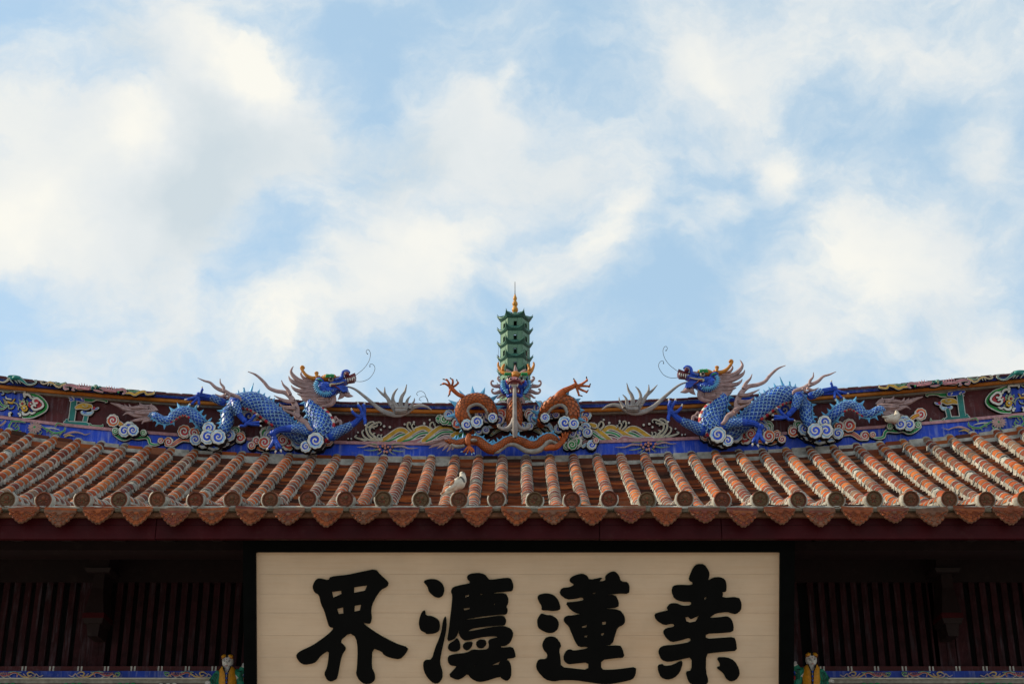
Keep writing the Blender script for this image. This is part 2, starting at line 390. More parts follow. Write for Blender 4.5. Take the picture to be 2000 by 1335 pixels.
# roof deck and pans
deck = MB()
xs = np.linspace(-7.8, 7.8, 53); ys = np.linspace(YE+.03, YR+.1, 34)
def grid(mb, xs, ys, zf, m, smooth=False):
    vs = [(x, y, zf(x, y)) for y in ys for x in xs]; n = len(xs)
    fs = [(j*n+i, j*n+i+1, (j+1)*n+i+1, (j+1)*n+i) for j in range(len(ys)-1) for i in range(n-1)]
    mb.add(vs, fs, m, smooth)
grid(deck, xs, ys, lambda x, y: zroof(x, y)-.035, 'old_mortar')
grid(deck, xs, ys, lambda x, y: zroof(x, y)-.13, 'dark_wood')
# rear slope, so that the hall is closed behind the ridge
grid(deck, xs, np.linspace(18.2, 25.5, 12), lambda x, y: zroof(x, YR)+.05 - .38*(y-18.2), 'pan_tile_clay')
roof = deck.build('roof', hall)
pans = MB(); rnd = random.Random(3)
stp = stations(.105)
for k in range(len(ROWS)-1):
    x0 = ROWS[k]+.05; x1 = ROWS[k+1]-.05
    for i in range(len(stp)-1):
        Ya, Yb = stp[i], stp[i+1]
        dz = rnd.uniform(-.006, .006); tl = rnd.uniform(-.05, .05); dy = rnd.uniform(-.008, .008); vs = []
        hi = .034 + dz
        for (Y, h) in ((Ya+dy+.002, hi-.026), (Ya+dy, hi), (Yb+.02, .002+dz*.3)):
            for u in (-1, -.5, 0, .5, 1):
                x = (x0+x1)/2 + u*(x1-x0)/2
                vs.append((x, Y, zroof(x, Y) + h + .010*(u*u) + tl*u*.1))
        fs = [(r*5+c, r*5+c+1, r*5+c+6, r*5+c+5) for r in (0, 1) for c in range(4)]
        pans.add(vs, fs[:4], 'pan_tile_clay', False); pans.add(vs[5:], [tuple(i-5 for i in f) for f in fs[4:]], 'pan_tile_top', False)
pans.build('pan_tiles', roof, kind='stuff')
# two stepped courses of flat tile and plaster under the ridge
led = MB()
for k in range(len(ROWS)-1):
    x0 = ROWS[k]+.06; x1 = ROWS[k+1]-.06
    for j in range(3):
        Y = YR-.05-.055*j; z = zroof((x0+x1)/2, Y)+(.088,.055,.026)[j]
        e = (zroof(x1, Y)-zroof(x0, Y))/2; r = rnd.uniform(-.004, .004)
        a = MB(); a.box((x0, Y-.05, z-.03+r), (x1, Y+.06, z+.022+r), 'pan_tile_clay' if rnd.random() < .6 - .25*(j == 0) else 'mortar')
        a.v = [(p[0], p[1], p[2]+e*(2*(p[0]-x0)/(x1-x0)-1)) for p in a.v]; led.add(a.v, a.f, a.mats[0], False)
led.build('flat_tile_courses', roof, kind='stuff')

# mortar beds, one under each tile row
stt = stations(.150)
def slope_at(x, Y): return math.atan2(zroof(x, Y+.05)-zroof(x, Y-.05), .1)
for k, x in enumerate(ROWS):
    m = MB(); rr = random.Random(k); Ys = []
    for Y in np.arange(YE-.0, YR+.02, .075): Ys.append(Y)
    sec = [(-.074,-.03),(-.071,.02),(-.068,RA-.004)] + [(-.061*cos(a), RA+.059*sin(a)) for a in np.linspace(.25, pi-.25, 7)] + [(.068,RA-.004),(.071,.02),(.074,-.03)]
    vs = []
    for Y in Ys:
        z = zroof(x, Y)
        for (a, b) in sec:
            j = .005 if abs(a) > .06 else .001
            vs.append((x+a*(1+rr.uniform(-.05,.05))+rr.uniform(-j, j), Y+rr.uniform(-.01,.01), z+b+rr.uniform(-.003,.003)))
    n = len(sec)
    m.add(vs, [(i*n+j, i*n+j+1, (i+1)*n+j+1, (i+1)*n+j) for i in range(len(Ys)-1) for j in range(n-1)], 'mortar', False)
    for Y in stt[1:]:      # pointing at each joint
        s_ = slope_at(x, Y); z = zroof(x, Y); vs = []
        rad = .0695+rr.uniform(-.0015,.0015); wv = rr.uniform(.006,.011)
        for (d, q) in ((-wv, 0), (-wv, 1), (wv*.9, 1), (wv*1.2, 0)):
            for a in np.linspace(-.1, pi+.1, 11):
                R_ = (.058 if q == 0 else rad+rr.uniform(-.0012,.0012))
                X = -R_*cos(a); H = R_*sin(a)
                if sin(a) < .15: X *= 1.05
                vs.append((x+X, Y+d*cos(s_)-H*sin(s_), z+RA+d*sin(s_)+H*cos(s_)))
        m.add(vs, [(r*11+c, r*11+c+1, r*11+c+12, r*11+c+11) for r in range(3) for c in range(10)], 'mortar', True)
        # a blob of plaster running down each flank
        for sg in (-1, 1):
            yy = Y+rr.uniform(-.02,.02); w = rr.uniform(.02,.045); h = rr.uniform(.03,.07)
            m.add([(x+sg*.060,yy-w,z+RA+.01),(x+sg*.060,yy+w,z+RA+.01),(x+sg*.083,yy+w*.6,z+RA-h),(x+sg*.083,yy-w*.6,z+RA-h),(x+sg*.060,yy,z+RA-h-.02)],
                  [(0,1,2,3),(3,2,4)], 'mortar', False)
    z = zroof(x, YR)+RA   # plaster knob at the ridge end
    m.ell((x, YR-.02, z-.002), (.072,.05,.074), 'mortar', 10, 6)
    m.build('mortar_bed', roof)
# cover tiles
def cover_mesh():
    t = MB(); A = np.linspace(radians(14), radians(166), 9); vs = []
    for (d, R_) in ((-.070,.056),(-.070,.068),(0,.0665),(.066,.0630)):
        for a in A: vs.append((-R_*cos(a), d, R_*sin(a)))
    t.add(vs, [(r*9+c, r*9+c+1, r*9+c+10, r*9+c+9) for r in range(3) for c in range(8)], 'cover_tile_clay', True)
    return t
ct = cover_mesh(); ctm = ct.mesh('cover_tile')
spots = []
for x in ROWS:
    for i in range(len(stt)-1):
        Y = (stt[i]+stt[i+1])/2; z = zroof(x, Y)+RA; s_ = slope_at(x, Y)
        spots.append((x, Y, z, s_))
def to_px(p):
    v = Vector(p)-Vector((0,0,CAMZ)); d = v.y*cos(TH)+v.z*sin(TH); up = -v.y*sin(TH)+v.z*cos(TH)
    return 1000+v.x/d*FPX, 667.5-up/d*FPX
big = []
for s in spots:
    px, py = to_px(s[:3])
    if -10 < px < 2010 and (s[1] > 15.3 or (s[1] < YE+.55 and abs(px-1000) > 350)): big.append(s)
big.sort(key=lambda s: s[1]); big = big[:296]; bigset = set(big); gone = set(random.Random(2).sample([q for q in spots if q[1] > 14], 22))
rest = MB(); rr = random.Random(5)
for s in spots:
    R_ = Matrix.Translation((s[0], s[1], s[2])) @ Matrix.Rotation(s[3]+rr.uniform(-.05,.05), 4, 'X') @ Matrix.Rotation(rr.uniform(-.10,.10), 4, 'Y') @ Matrix.Rotation(rr.uniform(-.06,.06), 4, 'Z') @ Matrix.Diagonal((rr.uniform(.96,1.05), rr.uniform(.9,1.06), rr.uniform(.95,1.07), 1))
    if s in gone: continue
    if s in bigset:
        o = bpy.data.objects.new('cover_tile', ctm); COL.objects.link(o); o.parent = roof
        o.matrix_parent_inverse = Matrix.Translation(-Vector(hall.location)); o.matrix_basis = R_
    else:
        rest.add([R_ @ Vector(v) for v in ct.v], ct.f, 'cover_tile_clay')
rest.build('far_cover_tiles', roof, kind='stuff')
for c in roof.children:
    if c.name.startswith('cover_tile'): c.matrix_parent_inverse = world_of(roof).inverted()
# end discs
def disc_mesh(v):
    t = MB(); seg = 28
    def ring(R_, d, m, R2, d2, sm=False):
        vs = [(R_*cos(2*pi*i/seg), d, R_*sin(2*pi*i/seg)) for i in range(seg)]+[(R2*cos(2*pi*i/seg), d2, R2*sin(2*pi*i/seg)) for i in range(seg)]
        t.add(vs, [(i, (i+1)%seg, seg+(i+1)%seg, seg+i) for i in range(seg)], m, sm)
    ring(.066, .12, 'cover_tile_clay', .066, -.002, True); ring(.066,-.002,'disc_clay',.059,-.004); ring(.059,-.004,'disc_clay',.056,.008); ring(.056,.008,'disc_clay',.001,.008)
    ring(.052,.008,'disc_clay',.050,.004); ring(.050,.004,'disc_clay',.048,.008)
    t.ell((0,.006,.016),(.018,.009,.018),'disc_clay',12,6); t.ell((0,.004,.016),(.012,.011,.012),'disc_clay',12,6)
    for i in range(5):
        a = radians(-90+ (i-2)*42); c = (cos(a)*.026, .006, .004+sin(a)*.026)
        t.ell(c, (.014,.006,.006), 'disc_clay', 8, 5, Matrix.Rotation(-a if v else -a+.5, 3, 'Y'))
    for sg in (-1,1): t.ell((sg*.034,.006,.004),(.013,.006,.006),'disc_clay',8,5,Matrix.Rotation(sg*.6,3,'Y'))
    # plaster collar
    vs = []
    for (R_, d) in ((.066,.0),(.0755,.004),(.077,.05),(.070,.10)):
        for i in range(17):
            a = radians(-215+i*250/16); e = rr.uniform(-.0015,.0015); vs.append(((R_+e)*cos(a), d, (R_+e)*sin(a)-.002))
    t.add(vs, [(r*17+c, r*17+c+1, r*17+c+18, r*17+c+17) for r in range(3) for c in range(16)], 'mortar', True)
    return t.mesh('disc')
dms = [disc_mesh(0), disc_mesh(1)]
for k, x in enumerate(ROWS):
    z = zroof(x, YE)+RA; s_ = slope_at(x, YE+.1)
    o = bpy.data.objects.new('tile_end_disc', dms[k % 2]); link(o, roof)
    o.location = (x+rr.uniform(-.005,.005), YE-.06, z+.002+rr.uniform(-.006,.006)); o.rotation_euler = (s_+rr.uniform(-.04,.04), rr.uniform(-.4,.4), rr.uniform(-.05,.05))
# drip tiles
def drip_mesh(v):
    t = MB(); n = 34; hw = .126; hh = (.112, .100, .118)[v]
    def outline(sc, sh=0):
        pts = []
        for i in range(n+1):
            u = -1+2*i/n; a = abs(u)
            z = -hh*(1-a**1.5)**.85*(1-.0*a) - .012*(1-a)
            sc_ = 1+.085*abs(sin(u*pi*4.5))
            pts.append((u*hw*sc*(1 if a > .98 else sc_), z*sc*sc_-sh))
        return pts
    f = lambda x, z, h: (x, -h, z)
    flat_shape(t, outline(1)+[(hw,.004),(-hw,.004)], f, .016, 'drip_edge')
    flat_shape(t, outline(.92,.002), f, .005, 'drip_clay', lift=.016)
    flat_shape(t, outline(.66,.004), f, .005, 'drip_clay', lift=.021)
    for i in range(13):
        a = radians(-90+(i-6)*12.5); L_ = .62+.2*(i % 2)
        x0, z0 = .03*cos(a), -.012+.02*sin(a); x1, z1 = hw*L_*cos(a), -.01+hh*L_*sin(a)
        P = [Vector((x0,-.026,z0)), Vector(((x0+x1)/2+.004,-.029,(z0+z1)/2)), Vector((x1,-.024,z1))]
        t.tube(P, [.0018,.0028,.0015], 'drip_clay', 5)
        t.ell((x1,-.023,z1),(.011,.004,.008),'drip_clay',7,4)
    for sg in (-1,1):
        P = [Vector((sg*hw*u, -.026, -.012-.055*(1-u)**1.1)) for u in (.1,.3,.5,.7,.88)]
        t.tube(P, [.004,.0045,.004,.004,.002], 'drip_clay', 5)
    t.ell((0,-.026,-.035),(.02,.010,.013),'drip_clay',10,5)
    t.box((-hw, -.012, .004), (hw, .06, .026), 'drip_clay')
    return t.mesh('drip')
drm = [drip_mesh(i) for i in range(3)]
zl = lambda x: zroof(x, YE)
for k in range(len(ROWS)-1):
    x = (ROWS[k]+ROWS[k+1])/2+rr.uniform(-.012,.012)
    o = bpy.data.objects.new('drip_tile', drm[(k*7+k//3) % 3]); link(o, roof)
    o.location = (x, YE-.045, U(1000, 996, YE-.045).z+rr.uniform(-.010,.006)); o.rotation_euler = (radians(-6)+rr.uniform(-.05,.05), rr.uniform(-.07,.07), rr.uniform(-.10,.10))
# white lip and the mortar behind the drips
lip = MB(); X = np.arange(-7.8, 7.81, .05); za = U(1000, 987.0, YE-.05).z; zb = U(1000, 992.0, YE-.05).z
def wav(): return rr.uniform(-.004,.004)
vs = []
for x in X:
    vs += [(x, YE+.10, za+.012+wav()), (x, YE-.045+wav(), za+wav()*.6), (x, YE-.055+wav(), (za+zb)/2), (x, YE-.048, zb+wav()*.6), (x, YE+.05, zb-.005)]
lip.add(vs, [(i*5+j, i*5+j+1, i*5+j+6, i*5+j+5) for i in range(len(X)-1) for j in range(4)], 'mortar', False)
lip.build('eave_lip', roof)
bk = MB()
for x in ROWS:
    zt = zb; zz = U(1000, 1001, YE).z
    bk.box((x-.028, YE-.05, zz+rr.uniform(-.006,.01)), (x+.028, YE+.02, zt), 'old_mortar')
bk.build('mortar_packing', roof, kind='stuff')
b2 = MB(); b2.box((-7.8, YE-.005, U(0,1007,YE).z), (7.8, YE+.10, zb-.004), 'old_mortar'); b2.build('eave_fillet', roof)
b3 = MB(); b3.box((-7.8, YE-.012, U(0,1009,YE).z), (7.8, YE+.03, U(0,1001,YE).z), 'drip_edge'); b3.build('batten', roof)
# fascia boards
seams = [-2400, -900, 303, 1171, 1410, 2900]
for i in range(len(seams)-1):
    a = MB(); xa = (seams[i]-1000)*mpp(YE,1025)+.002; xb = (seams[i+1]-1000)*mpp(YE,1025)-.002
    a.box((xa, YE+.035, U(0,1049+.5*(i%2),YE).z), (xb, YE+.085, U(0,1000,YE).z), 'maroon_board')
    o = a.build('fascia_board', hall)
    bv = o.modifiers.new('b', 'BEVEL'); bv.width = .004; bv.segments = 2
a = MB(); a.box((-7.8, YE+.03, U(0,1031,YE).z-.002), (7.8, YE+.0355, U(0,1031,YE).z+.001), 'dark_wood'); 
# eave planks + soffit beams
so_ = MB()
for Y in (12.4, 13.2):
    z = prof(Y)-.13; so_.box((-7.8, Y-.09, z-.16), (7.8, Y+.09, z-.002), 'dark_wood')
so_.build('purlin', hall)
for x in np.arange(-7.5, 7.6, .42):
    r_ = MB(); Ys = np.linspace(YE+.1, 13.75, 5); vs = []
    for Y in Ys:
        z = prof(Y)-.132
        vs += [(x-.045, Y, z), (x+.045, Y, z), (x+.045, Y, z-.07), (x-.045, Y, z-.07)]
    r_.add(vs, [(i*4+j, i*4+(j+1)%4, i*4+4+(j+1)%4, i*4+4+j) for i in range(4) for j in range(4)]+[(0,1,2,3)], 'dark_wood', False)
    r_.build('rafter', hall)
# front wall with slatted windows
YF = 13.85
w = MB()
zTop = prof(YF)-.13; zs1 = U(0, 1137, YF).z; zs0 = U(0, 1300, YF).z
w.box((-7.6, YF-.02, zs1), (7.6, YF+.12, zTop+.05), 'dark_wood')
w.box((-7.6, YF+.05, 0), (7.6, YF+.12, U(0,1330,YF).z), 'maroon')
w.box((-7.6, YF+.45, 0), (7.6, YF+.5, zTop+.3), 'line_black')  # black sheet behind the slats, painted darkness of the room
w.box((-7.62, YF+.1, 0), (-7.52, 25.5, 7.2), 'maroon'); w.box((7.52, YF+.1, 0), (7.62, 25.5, 7.2), 'maroon'); w.box((-7.6, 25.4, 0), (7.6, 25.5, 5.3), 'maroon')
w.build('wall', hall)
sp = mpp(YF, 1220)
def slat(px, wpx=12):
    a = MB(); x = (px-1000)*sp*1.0; h = wpx*sp/2; a.box((x-h, YF-.01, zs0-.01), (x+h, YF+.03, zs1+.01), 'slat_wood')
    o = a.build('slat', hall); return o
for i in range(-9, 7): slat(4+21.3*i+ (0 if i < 6 else 3))
for i in range(0, 14): slat(228+21.2*i)
for i in range(0, 12): slat(1588-0+21.3*i, 12)
slat(1552, 20)
for i in range(0, 17): slat(1906+21.3*i)
for px in np.arange(520, 1540, 21.3): slat(px)
for (px, wd_) in ((166,32),(190,17),(204,12),(1832,24),(1852,18),(1876,26)): slat(px, wd_)
# hanging bracket posts
for px in (190, 1852):
    b = MB(); x = (px-1000)*sp; s = mpp(YF-.25, 1180)
    def seg_(y0, y1, w0, w1, m='dark_wood', Y=YF-.25):
        za_, zb_ = U(0,y0,Y).z, U(0,y1,Y).z; xx = (px-1000)*mpp(Y, 1180)
        vs = [(xx-w0*s,Y-w0*s,za_),(xx+w0*s,Y-w0*s,za_),(xx+w0*s,Y+.22,za_),(xx-w0*s,Y+.22,za_),(xx-w1*s,Y-w1*s,zb_),(xx+w1*s,Y-w1*s,zb_),(xx+w1*s,Y+.22,zb_),(xx-w1*s,Y+.22,zb_)]
        b.add(vs, [(0,1,2,3),(4,5,6,7),(0,1,5,4),(1,2,6,5),(2,3,7,6),(3,0,4,7)], m, False)
    seg_(1060,1114,20,20); seg_(1114,1122,26,22); seg_(1122,1150,11,11); seg_(1150,1200,11,19); seg_(1200,1210,21,21,'maroon_board'); seg_(1210,1220,20,17); seg_(1220,1243,13,10)
    b.build('bracket', hall)
# painted beam under the windows
YB = YF-.04
def zb_(y): return U(0, y, YB).z
bm = MB(); bm.box((-7.6, YB, zb_(1311)), (7.6, YF+.05, zb_(1300)), 'maroon'); bm.box((-7.6, YB-.05, zb_(1324.5)), (7.6, YF+.05, zb_(1311)-.001), 'blue_cornice')
bm.box((-7.6, YB-.06, zb_(1327)), (7.6, YF+.05, zb_(1324.5)-.001), 'white_paint'); bm.box((-7.6, YB-.02, zb_(1334)), (7.6, YF+.05, zb_(1327)-.001), 'belly_grey'); bm.box((-7.6, YB+.01, zb_(1380)), (7.6, YF+.05, zb_(1334)-.001), 'maroon')
beam = bm.build('painted_beam', hall)
tk = MB()
for c in [47,101,156,208,260,313,366,418,-8,-62, 1606,1660,1712,1766,1819,1871,1924,1976,2028]:
    for d in (-3.3, 3.3):
        x = (c+d-1000)*mpp(YB, 1306); tk.box((x-.007, YB-.006, zb_(1311)+.001), (x+.007, YB, zb_(1300)-.001), 'white_paint')
tk.build('white_tick', beam)
# columns and plinth further down, out of the photograph but part of the hall
cb = MB()
for x in (-6.6,-3.9,3.9,6.6):
    cb.tube([Vector((x,YF-.1,0)),Vector((x,YF-.1,3.6))], [.17,.16], 'maroon', 16)
cb.build('column', hall)
# ================================================================== ridge wall
def band(f0, f1, Y, back, m, x0=-340, x1=2340, mb=None):
    mb = mb or MB(); vs = []; xs_ = np.arange(x0, x1+1, 20)
    for px in xs_:
        a = U(px, f0(px), Y); b = U(px, f1(px), Y)
        vs += [(a.x, a.y, a.z), (b.x, b.y, b.z), (b.x, back, b.z), (a.x, back, a.z)]
    n = len(xs_)
    mb.add(vs, [(i*4+j, i*4+(j+1)%4, i*4+4+(j+1)%4, i*4+4+j) for i in range(n-1) for j in range(4)], m, False)
    return mb
core = band(lambda x: fO(x)-9, lambda x: fB(x)+12, YW, YW+.35, 'maroon')
ridge = core.build('ridge_wall', hall)
band(lambda x: fT(x)+1.5, lambda x: fT(x)+4.5, YW-.20, YW+.42, 'dark_red').build('cap_tile', ridge)
cp = MB()
for i, px in enumerate(np.arange(-320, 2320, 26)):
    if i % 5 == 3: continue
    band(lambda x: fT(x)+.5, lambda x: fT(x)+1.6, YW-.208, YW-.1, 'white_paint' if i % 2 else 'old_mortar', px, px+22, cp)
cp.build('cap_plaster', ridge, kind='stuff')
band(lambda x: fT(x)+4.2, lambda x: fT(x)+6.4, YW-.17, YW+.3, 'pale_blue').build('cornice_lip', ridge)
band(lambda x: fT(x)+6.2, lambda x: fO(x)-6.2, YW-.15, YW+.3, 'blue_cornice').build('blue_cornice', ridge)
band(lambda x: fO(x)-6.4, lambda x: fO(x)-4.2, YW-.09, YW+.2, 'old_mortar').build('gap_shadow_band', ridge)  # dark band, coloured as the shadow in the gap above the roll
rl = MB(); P = [U(px, fO(px)-.3, YW-.10) for px in np.arange(-340, 2341, 20)]
rl.tube(P, [4.1*mpp(YW)]*len(P), 'orange_roll', 12); rl.build('orange_roll', ridge)
band(lambda x: fO(x)+3.6, lambda x: fO(x)+7.6, YW-.055, YW+.1, 'belly_grey').build('roll_shade_band', ridge)  # grey band, coloured as the shade on the underside of the roll
band(lambda x: fK(x)-3, lambda x: fK(x)+2.6, YW-.12, YW+.1, 'pink_moulding').build('pink_moulding', ridge)
band(lambda x: fK(x)+2.7, lambda x: fB(x)+12, YW-.10, YW+.1, 'blue_band').build('blue_band', ridge)

# ---- relief drawing: strips and spiral lobes in painted plaster
ZC = [0]
def bump_():
    ZC[0] = (ZC[0]+1) % 23; return ZC[0]*.0009
class Relief:
    def __init__(s, k, Y, deep=-.04): s.k = k; s.Y = Y; s.mb = MB(); s.deep = deep
    def p(s, x, y, h): return U(x, y, s.Y) + Vector((0, -h, 0))
    def strip(s, q, w, h0, h1, m, grow=0):
        """q: [(px,py,width px)]; w: share of the width; walls go down to h0, top at h1"""
        n = len(q); top = []; lo = []
        for i in range(n):
            a = q[max(i-1,0)]; b = q[min(i+1,n-1)]; dx, dy = b[0]-a[0], b[1]-a[1]; l = math.hypot(dx, dy) or 1
            hw = q[i][2]/2*w+grow; nx, ny = -dy/l*hw, dx/l*hw
            L_ = (q[i][0]+nx, q[i][1]+ny); R_ = (q[i][0]-nx, q[i][1]-ny)
            top += [s.p(*L_, h1), s.p(*R_, h1)]; lo += [s.p(*L_, h0), s.p(*R_, h0)]
        o = len(top); fs = []
        for i in range(n-1):
            fs += [(2*i, 2*i+1, 2*i+3, 2*i+2), (2*i, 2*i+2, o+2*i+2, o+2*i), (2*i+1, o+2*i+1, o+2*i+3, 2*i+3)]
        s.mb.add(top+lo, fs, m, False)
        for e, o2 in ((0, 1), (n-1, n-2)):
            hw = q[e][2]/2*w+grow; a0 = math.atan2(q[e][1]-q[o2][1], q[e][0]-q[o2][0])
            arc = [(q[e][0]+hw*cos(a0+t), q[e][1]+hw*sin(a0+t)) for t in np.linspace(-pi/2, pi/2, 7)]
            vs = [s.p(q[e][0], q[e][1], h1)]+[s.p(*c, h1) for c in arc]+[s.p(*c, h0) for c in arc]
            s.mb.add(vs, [(0, i, i+1) for i in range(1, 7)]+[(i, i+1, i+8, i+7) for i in range(1, 7)], m, False)
    def ribbon(s, pts, fill, w=None, edge='white_paint', black=True, ew=1.2, h=0, n=6, mid=None):
        q = crom([T_(s.k, p if len(p) > 2 else (p[0], p[1], w)) for p in pts], n); q = [(a[0], a[1], max(a[2], .3)) for a in q]
        b = bump_()+h
        if black: s.strip(q, 1, -.012, .012+b, 'line_black', 1.0)  # black rim paints in the dark gap round the strip
        if edge: s.strip(q, 1, .012+b, .024+b, edge); s.strip([(a[0], a[1], max(.25, a[2]-2*ew)) for a in q], 1, .02+b, .0265+b, fill)
        else: s.strip(q, 1, .01+b, .022+b, fill)
        if mid: s.strip([(a[0], a[1], max(.2, (a[2]-2*ew)*.4)) for a in q], 1, .025+b, .029+b, mid)
    def disc(s, cx, cy, r, h0, h1, m, sc=.0, nsc=7, ph=0):
        N_ = 56; arc = []
        for i in range(N_):
            t = 2*pi*i/N_; R_ = r*(1-sc+sc*1.4*abs(sin(nsc*t/2+ph))); arc.append((cx+R_*cos(t), cy+R_*sin(t)))
        vs = [s.p(cx, cy, h1)]+[s.p(*c, h1) for c in arc]+[s.p(*c, h0) for c in arc]
        s.mb.add(vs, [(0, 1+i, 1+(i+1)%N_) for i in range(N_)]+[(1+i, 1+(i+1)%N_, 1+N_+(i+1)%N_, 1+N_+i) for i in range(N_)], m, False)
    def lobe(s, x, y, r, pal='B', d=1, a0=None, h=0):
        cx, cy, R_ = T_(s.k, (x, y, r))[:3]; b = bump_()+h; ph = random.random()*3
        if MIR[0]: d = -d
        ns = 9 if R_ > 9 else 6; sc = .07 if R_ > 8 else .05
        A, Bc, C = {'B': ('white_paint','pale_blue','blue_band'), 'O': ('white_paint','orange_paint','red'), 'G': ('white_paint','green','bright_green'), 'K': ('white_paint','pink_paint','yellow')}[pal]
        b = h; s.disc(cx, cy, R_+1.1, s.deep, .004+b, 'line_black', sc, ns, ph)  # black disc edge, a shadow outline painted round the lobe
        s.disc(cx, cy, R_, .003+b, .011+b, A, sc, ns, ph)
        s.disc(cx, cy, R_*.88, .010+b, .0122+b, Bc, sc, ns, ph); s.disc(cx, cy, R_*.66, .012+b, .0134+b, C, sc, ns, ph)
        a0 = a0 if a0 is not None else random.random()*6.28
        q = []
        tn = 1.55
        for i in range(26):
            t = i/25; a = a0+d*t*2*pi*tn; rr_ = R_*(.80*(1-t)+.06)
            q.append((cx+rr_*cos(a), cy+rr_*sin(a), max(.95, R_*(.22-.06*t))))
        s.strip(q, 1, .012+b, .0185+b, 'white_paint')
    def dot(s, x, y, r, m='white_paint', h=0):
        cx, cy, R_ = T_(s.k, (x, y, r))[:3]; b = bump_()+h; s.disc(cx, cy, R_+.7, -.03, .012+b, 'line_black'); s.disc(cx, cy, R_, .01+b, .028+b, m)
    def done(s, name='cloud_relief', parent=None): return s.mb.build(name, parent or ridge)
def cluster(k, lobes, ribs=(), Y=YW-.11, name='cloud_relief', deep=-.04):
    r = Relief(k, Y, deep)
    for a in ribs:
        r.ribbon(a[1], a[0], w=a[2] if len(a) > 2 else None, edge=a[3] if len(a) > 3 else 'white_paint', mid=a[4] if len(a) > 4 else None)
    for i, a in enumerate(lobes): r.lobe(a[0], a[1], a[2], a[3], a[4] if len(a) > 4 else 1, None, .022+.0165*i)
    return r.done(name)
for side in (False, True):
    MIR[0] = side; random.seed(11)
    # drifting cloud near the tail
    cluster(K2, [(145,815,82,'O'),(180,955,45,'G'),(550,985,42,'G'),(370,935,90,'B'),(310,975,78,'B',-1),(425,970,75,'B')],
            [('orange_paint',[(180,830,60),(230,850,62),(270,885,60),(300,930,50)],None,'white_paint','yellow'),('green',[(155,980,45),(230,1035,50),(300,1055,50),(380,1030,45),(460,1040,45),(570,1030,45),(610,1060,42),(625,1110,40),(680,1128,35),(750,1120,25)])])
    cluster(K2, [(870,1092,62,'O'),(770,1085,40,'O'),(1080,970,88,'O'),(1210,995,72,'O',-1)], [('orange_paint',[(840,1130,50),(930,1125,55),(990,1085,60),(1050,1060,60),(1120,1065,58),(1190,1085,50)],None,'white_paint','pink_paint')])
    cluster(K2, [(1740,955,62,'G'),(1800,1045,72,'O'),(1460,1110,110,'B'),(1330,1105,90,'B',-1),(1590,1090,95,'B'),(1235,1090,75,'B'),(1670,1035,85,'B',-1),(1440,1000,60,'B')],
            [('blue_band',[(1190,1110,60),(1300,1150,70),(1450,1165,70),(1600,1140,70),(1720,1080,55)])])
    cluster(K2, [(1395,915,85,'B'),(1380,1035,98,'B',-1),(1520,1040,98,'B')], Y=YW-.42, deep=-.05)
    cluster(K3, [(160,835,92,'B'),(60,1065,62,'O')], [('orange_paint',[(75,1140,40),(80,1180,50),(140,1195,55),(200,1190,50)]),('orange_paint',[(200,850,40),(260,880,40),(300,890,20)])], Y=YW-.04)
    cluster(K3, [(350,1025,72,'G'),(430,1010,80,'B'),(390,1070,70,'B',-1),(250,1125,48,'O'),(195,1185,45,'O'),(345,1155,72,'O')], [('orange_paint',[(240,1190,40),(320,1210,45),(420,1190,45),(480,1200,30)])])
    cluster(K3, [(600,1140,85,'O'),(540,1110,60,'O',-1),(1050,1120,66,'O'),(860,1180,95,'B'),(950,1165,80,'B',-1),(735,1135,98,'B',-1),(815,1010,60,'B'),(760,970,55,'B',-1)], [('blue_band',[(690,1190,60),(800,1215,60),(900,1215,55),(980,1170,45)])])
    cluster(K3, [(800,1180,64,'B',-1),(912,1115,92,'B')], Y=YW-.50, deep=-.05)
    # waves
    Yp = YW-.005
    for (pp, sc) in (([(330,850),(420,845),(510,785),(590,735),(660,735),(725,790)],1), ([(600,862),(710,800),(800,735),(890,705),(950,730),(1000,785)],1), ([(890,862),(970,790),(1070,715),(1160,695),(1230,710),(1290,760)],1)):
        r = Relief(K4, Yp)
        for (off, fl, w) in ((105,'pink_paint',50),(52,'green',40),(0,'yellow',62)):
            q = []
            for i, (x, y) in enumerate(pp):
                f = 1-abs(i-3)/6; q.append((x+off*.62, min(y+off*f+off*.15, 868), w))
            r.ribbon(q if off else [(x, y, w) for x, y in pp], fl, ew=1.7)
        r.done('wave_relief')
    r = Relief(K4, Yp)
    for pp in ([(400,848,26),(300,840,26),(240,790,24),(215,720,22),(235,660,20),(290,635,16),(318,650,12)], [(360,856,20),(260,850,20),(190,810,20),(168,760,18),(185,735,12)], [(330,820,20),(270,770,20),(255,720,18),(290,700,14),(310,715,10)],
               [(260,740,18),(260,690,18),(320,655,18),(370,640,16),(395,655,12),(385,675,8)], [(220,850,20),(150,840,20),(100,825,18),(80,810,12),(105,795,8)], [(230,700,16),(330,690,18),(350,670,12)], [(200,860,18),(140,840,14)]):
        r.ribbon(pp, 'cream', edge='white_paint', ew=.8)
    for pp in ([(340,850,18),(310,820,18),(300,780,16),(320,770,10)], [(375,850,16),(350,815,14),(362,790,10),(375,795,7)], [(405,845,12),(390,800,11),(405,790,8)], [(745,745,20),(705,700,20),(710,650,18),(740,650,12),(735,670,8)], [(780,735,18),(755,690,16),(775,660,12),(790,672,8)], [(820,715,14),(800,695,12),(815,690,8)],
               [(1010,735,20),(970,690,20),(980,645,18),(1010,640,12),(1012,665,8)], [(1045,710,18),(1025,675,16),(1030,655,10)], [(1060,700,12),(1065,685,9)]):
        r.ribbon(pp, 'cream', edge='white_paint', ew=.7)
    for (x, y, q) in ((118,760,10),(40,835,10),(390,728,12),(428,688,14),(495,697,14),(670,665,12),(780,640,12),(902,655,14),(968,615,12),(1083,655,12),(5,835,8)): r.dot(x, y, q)
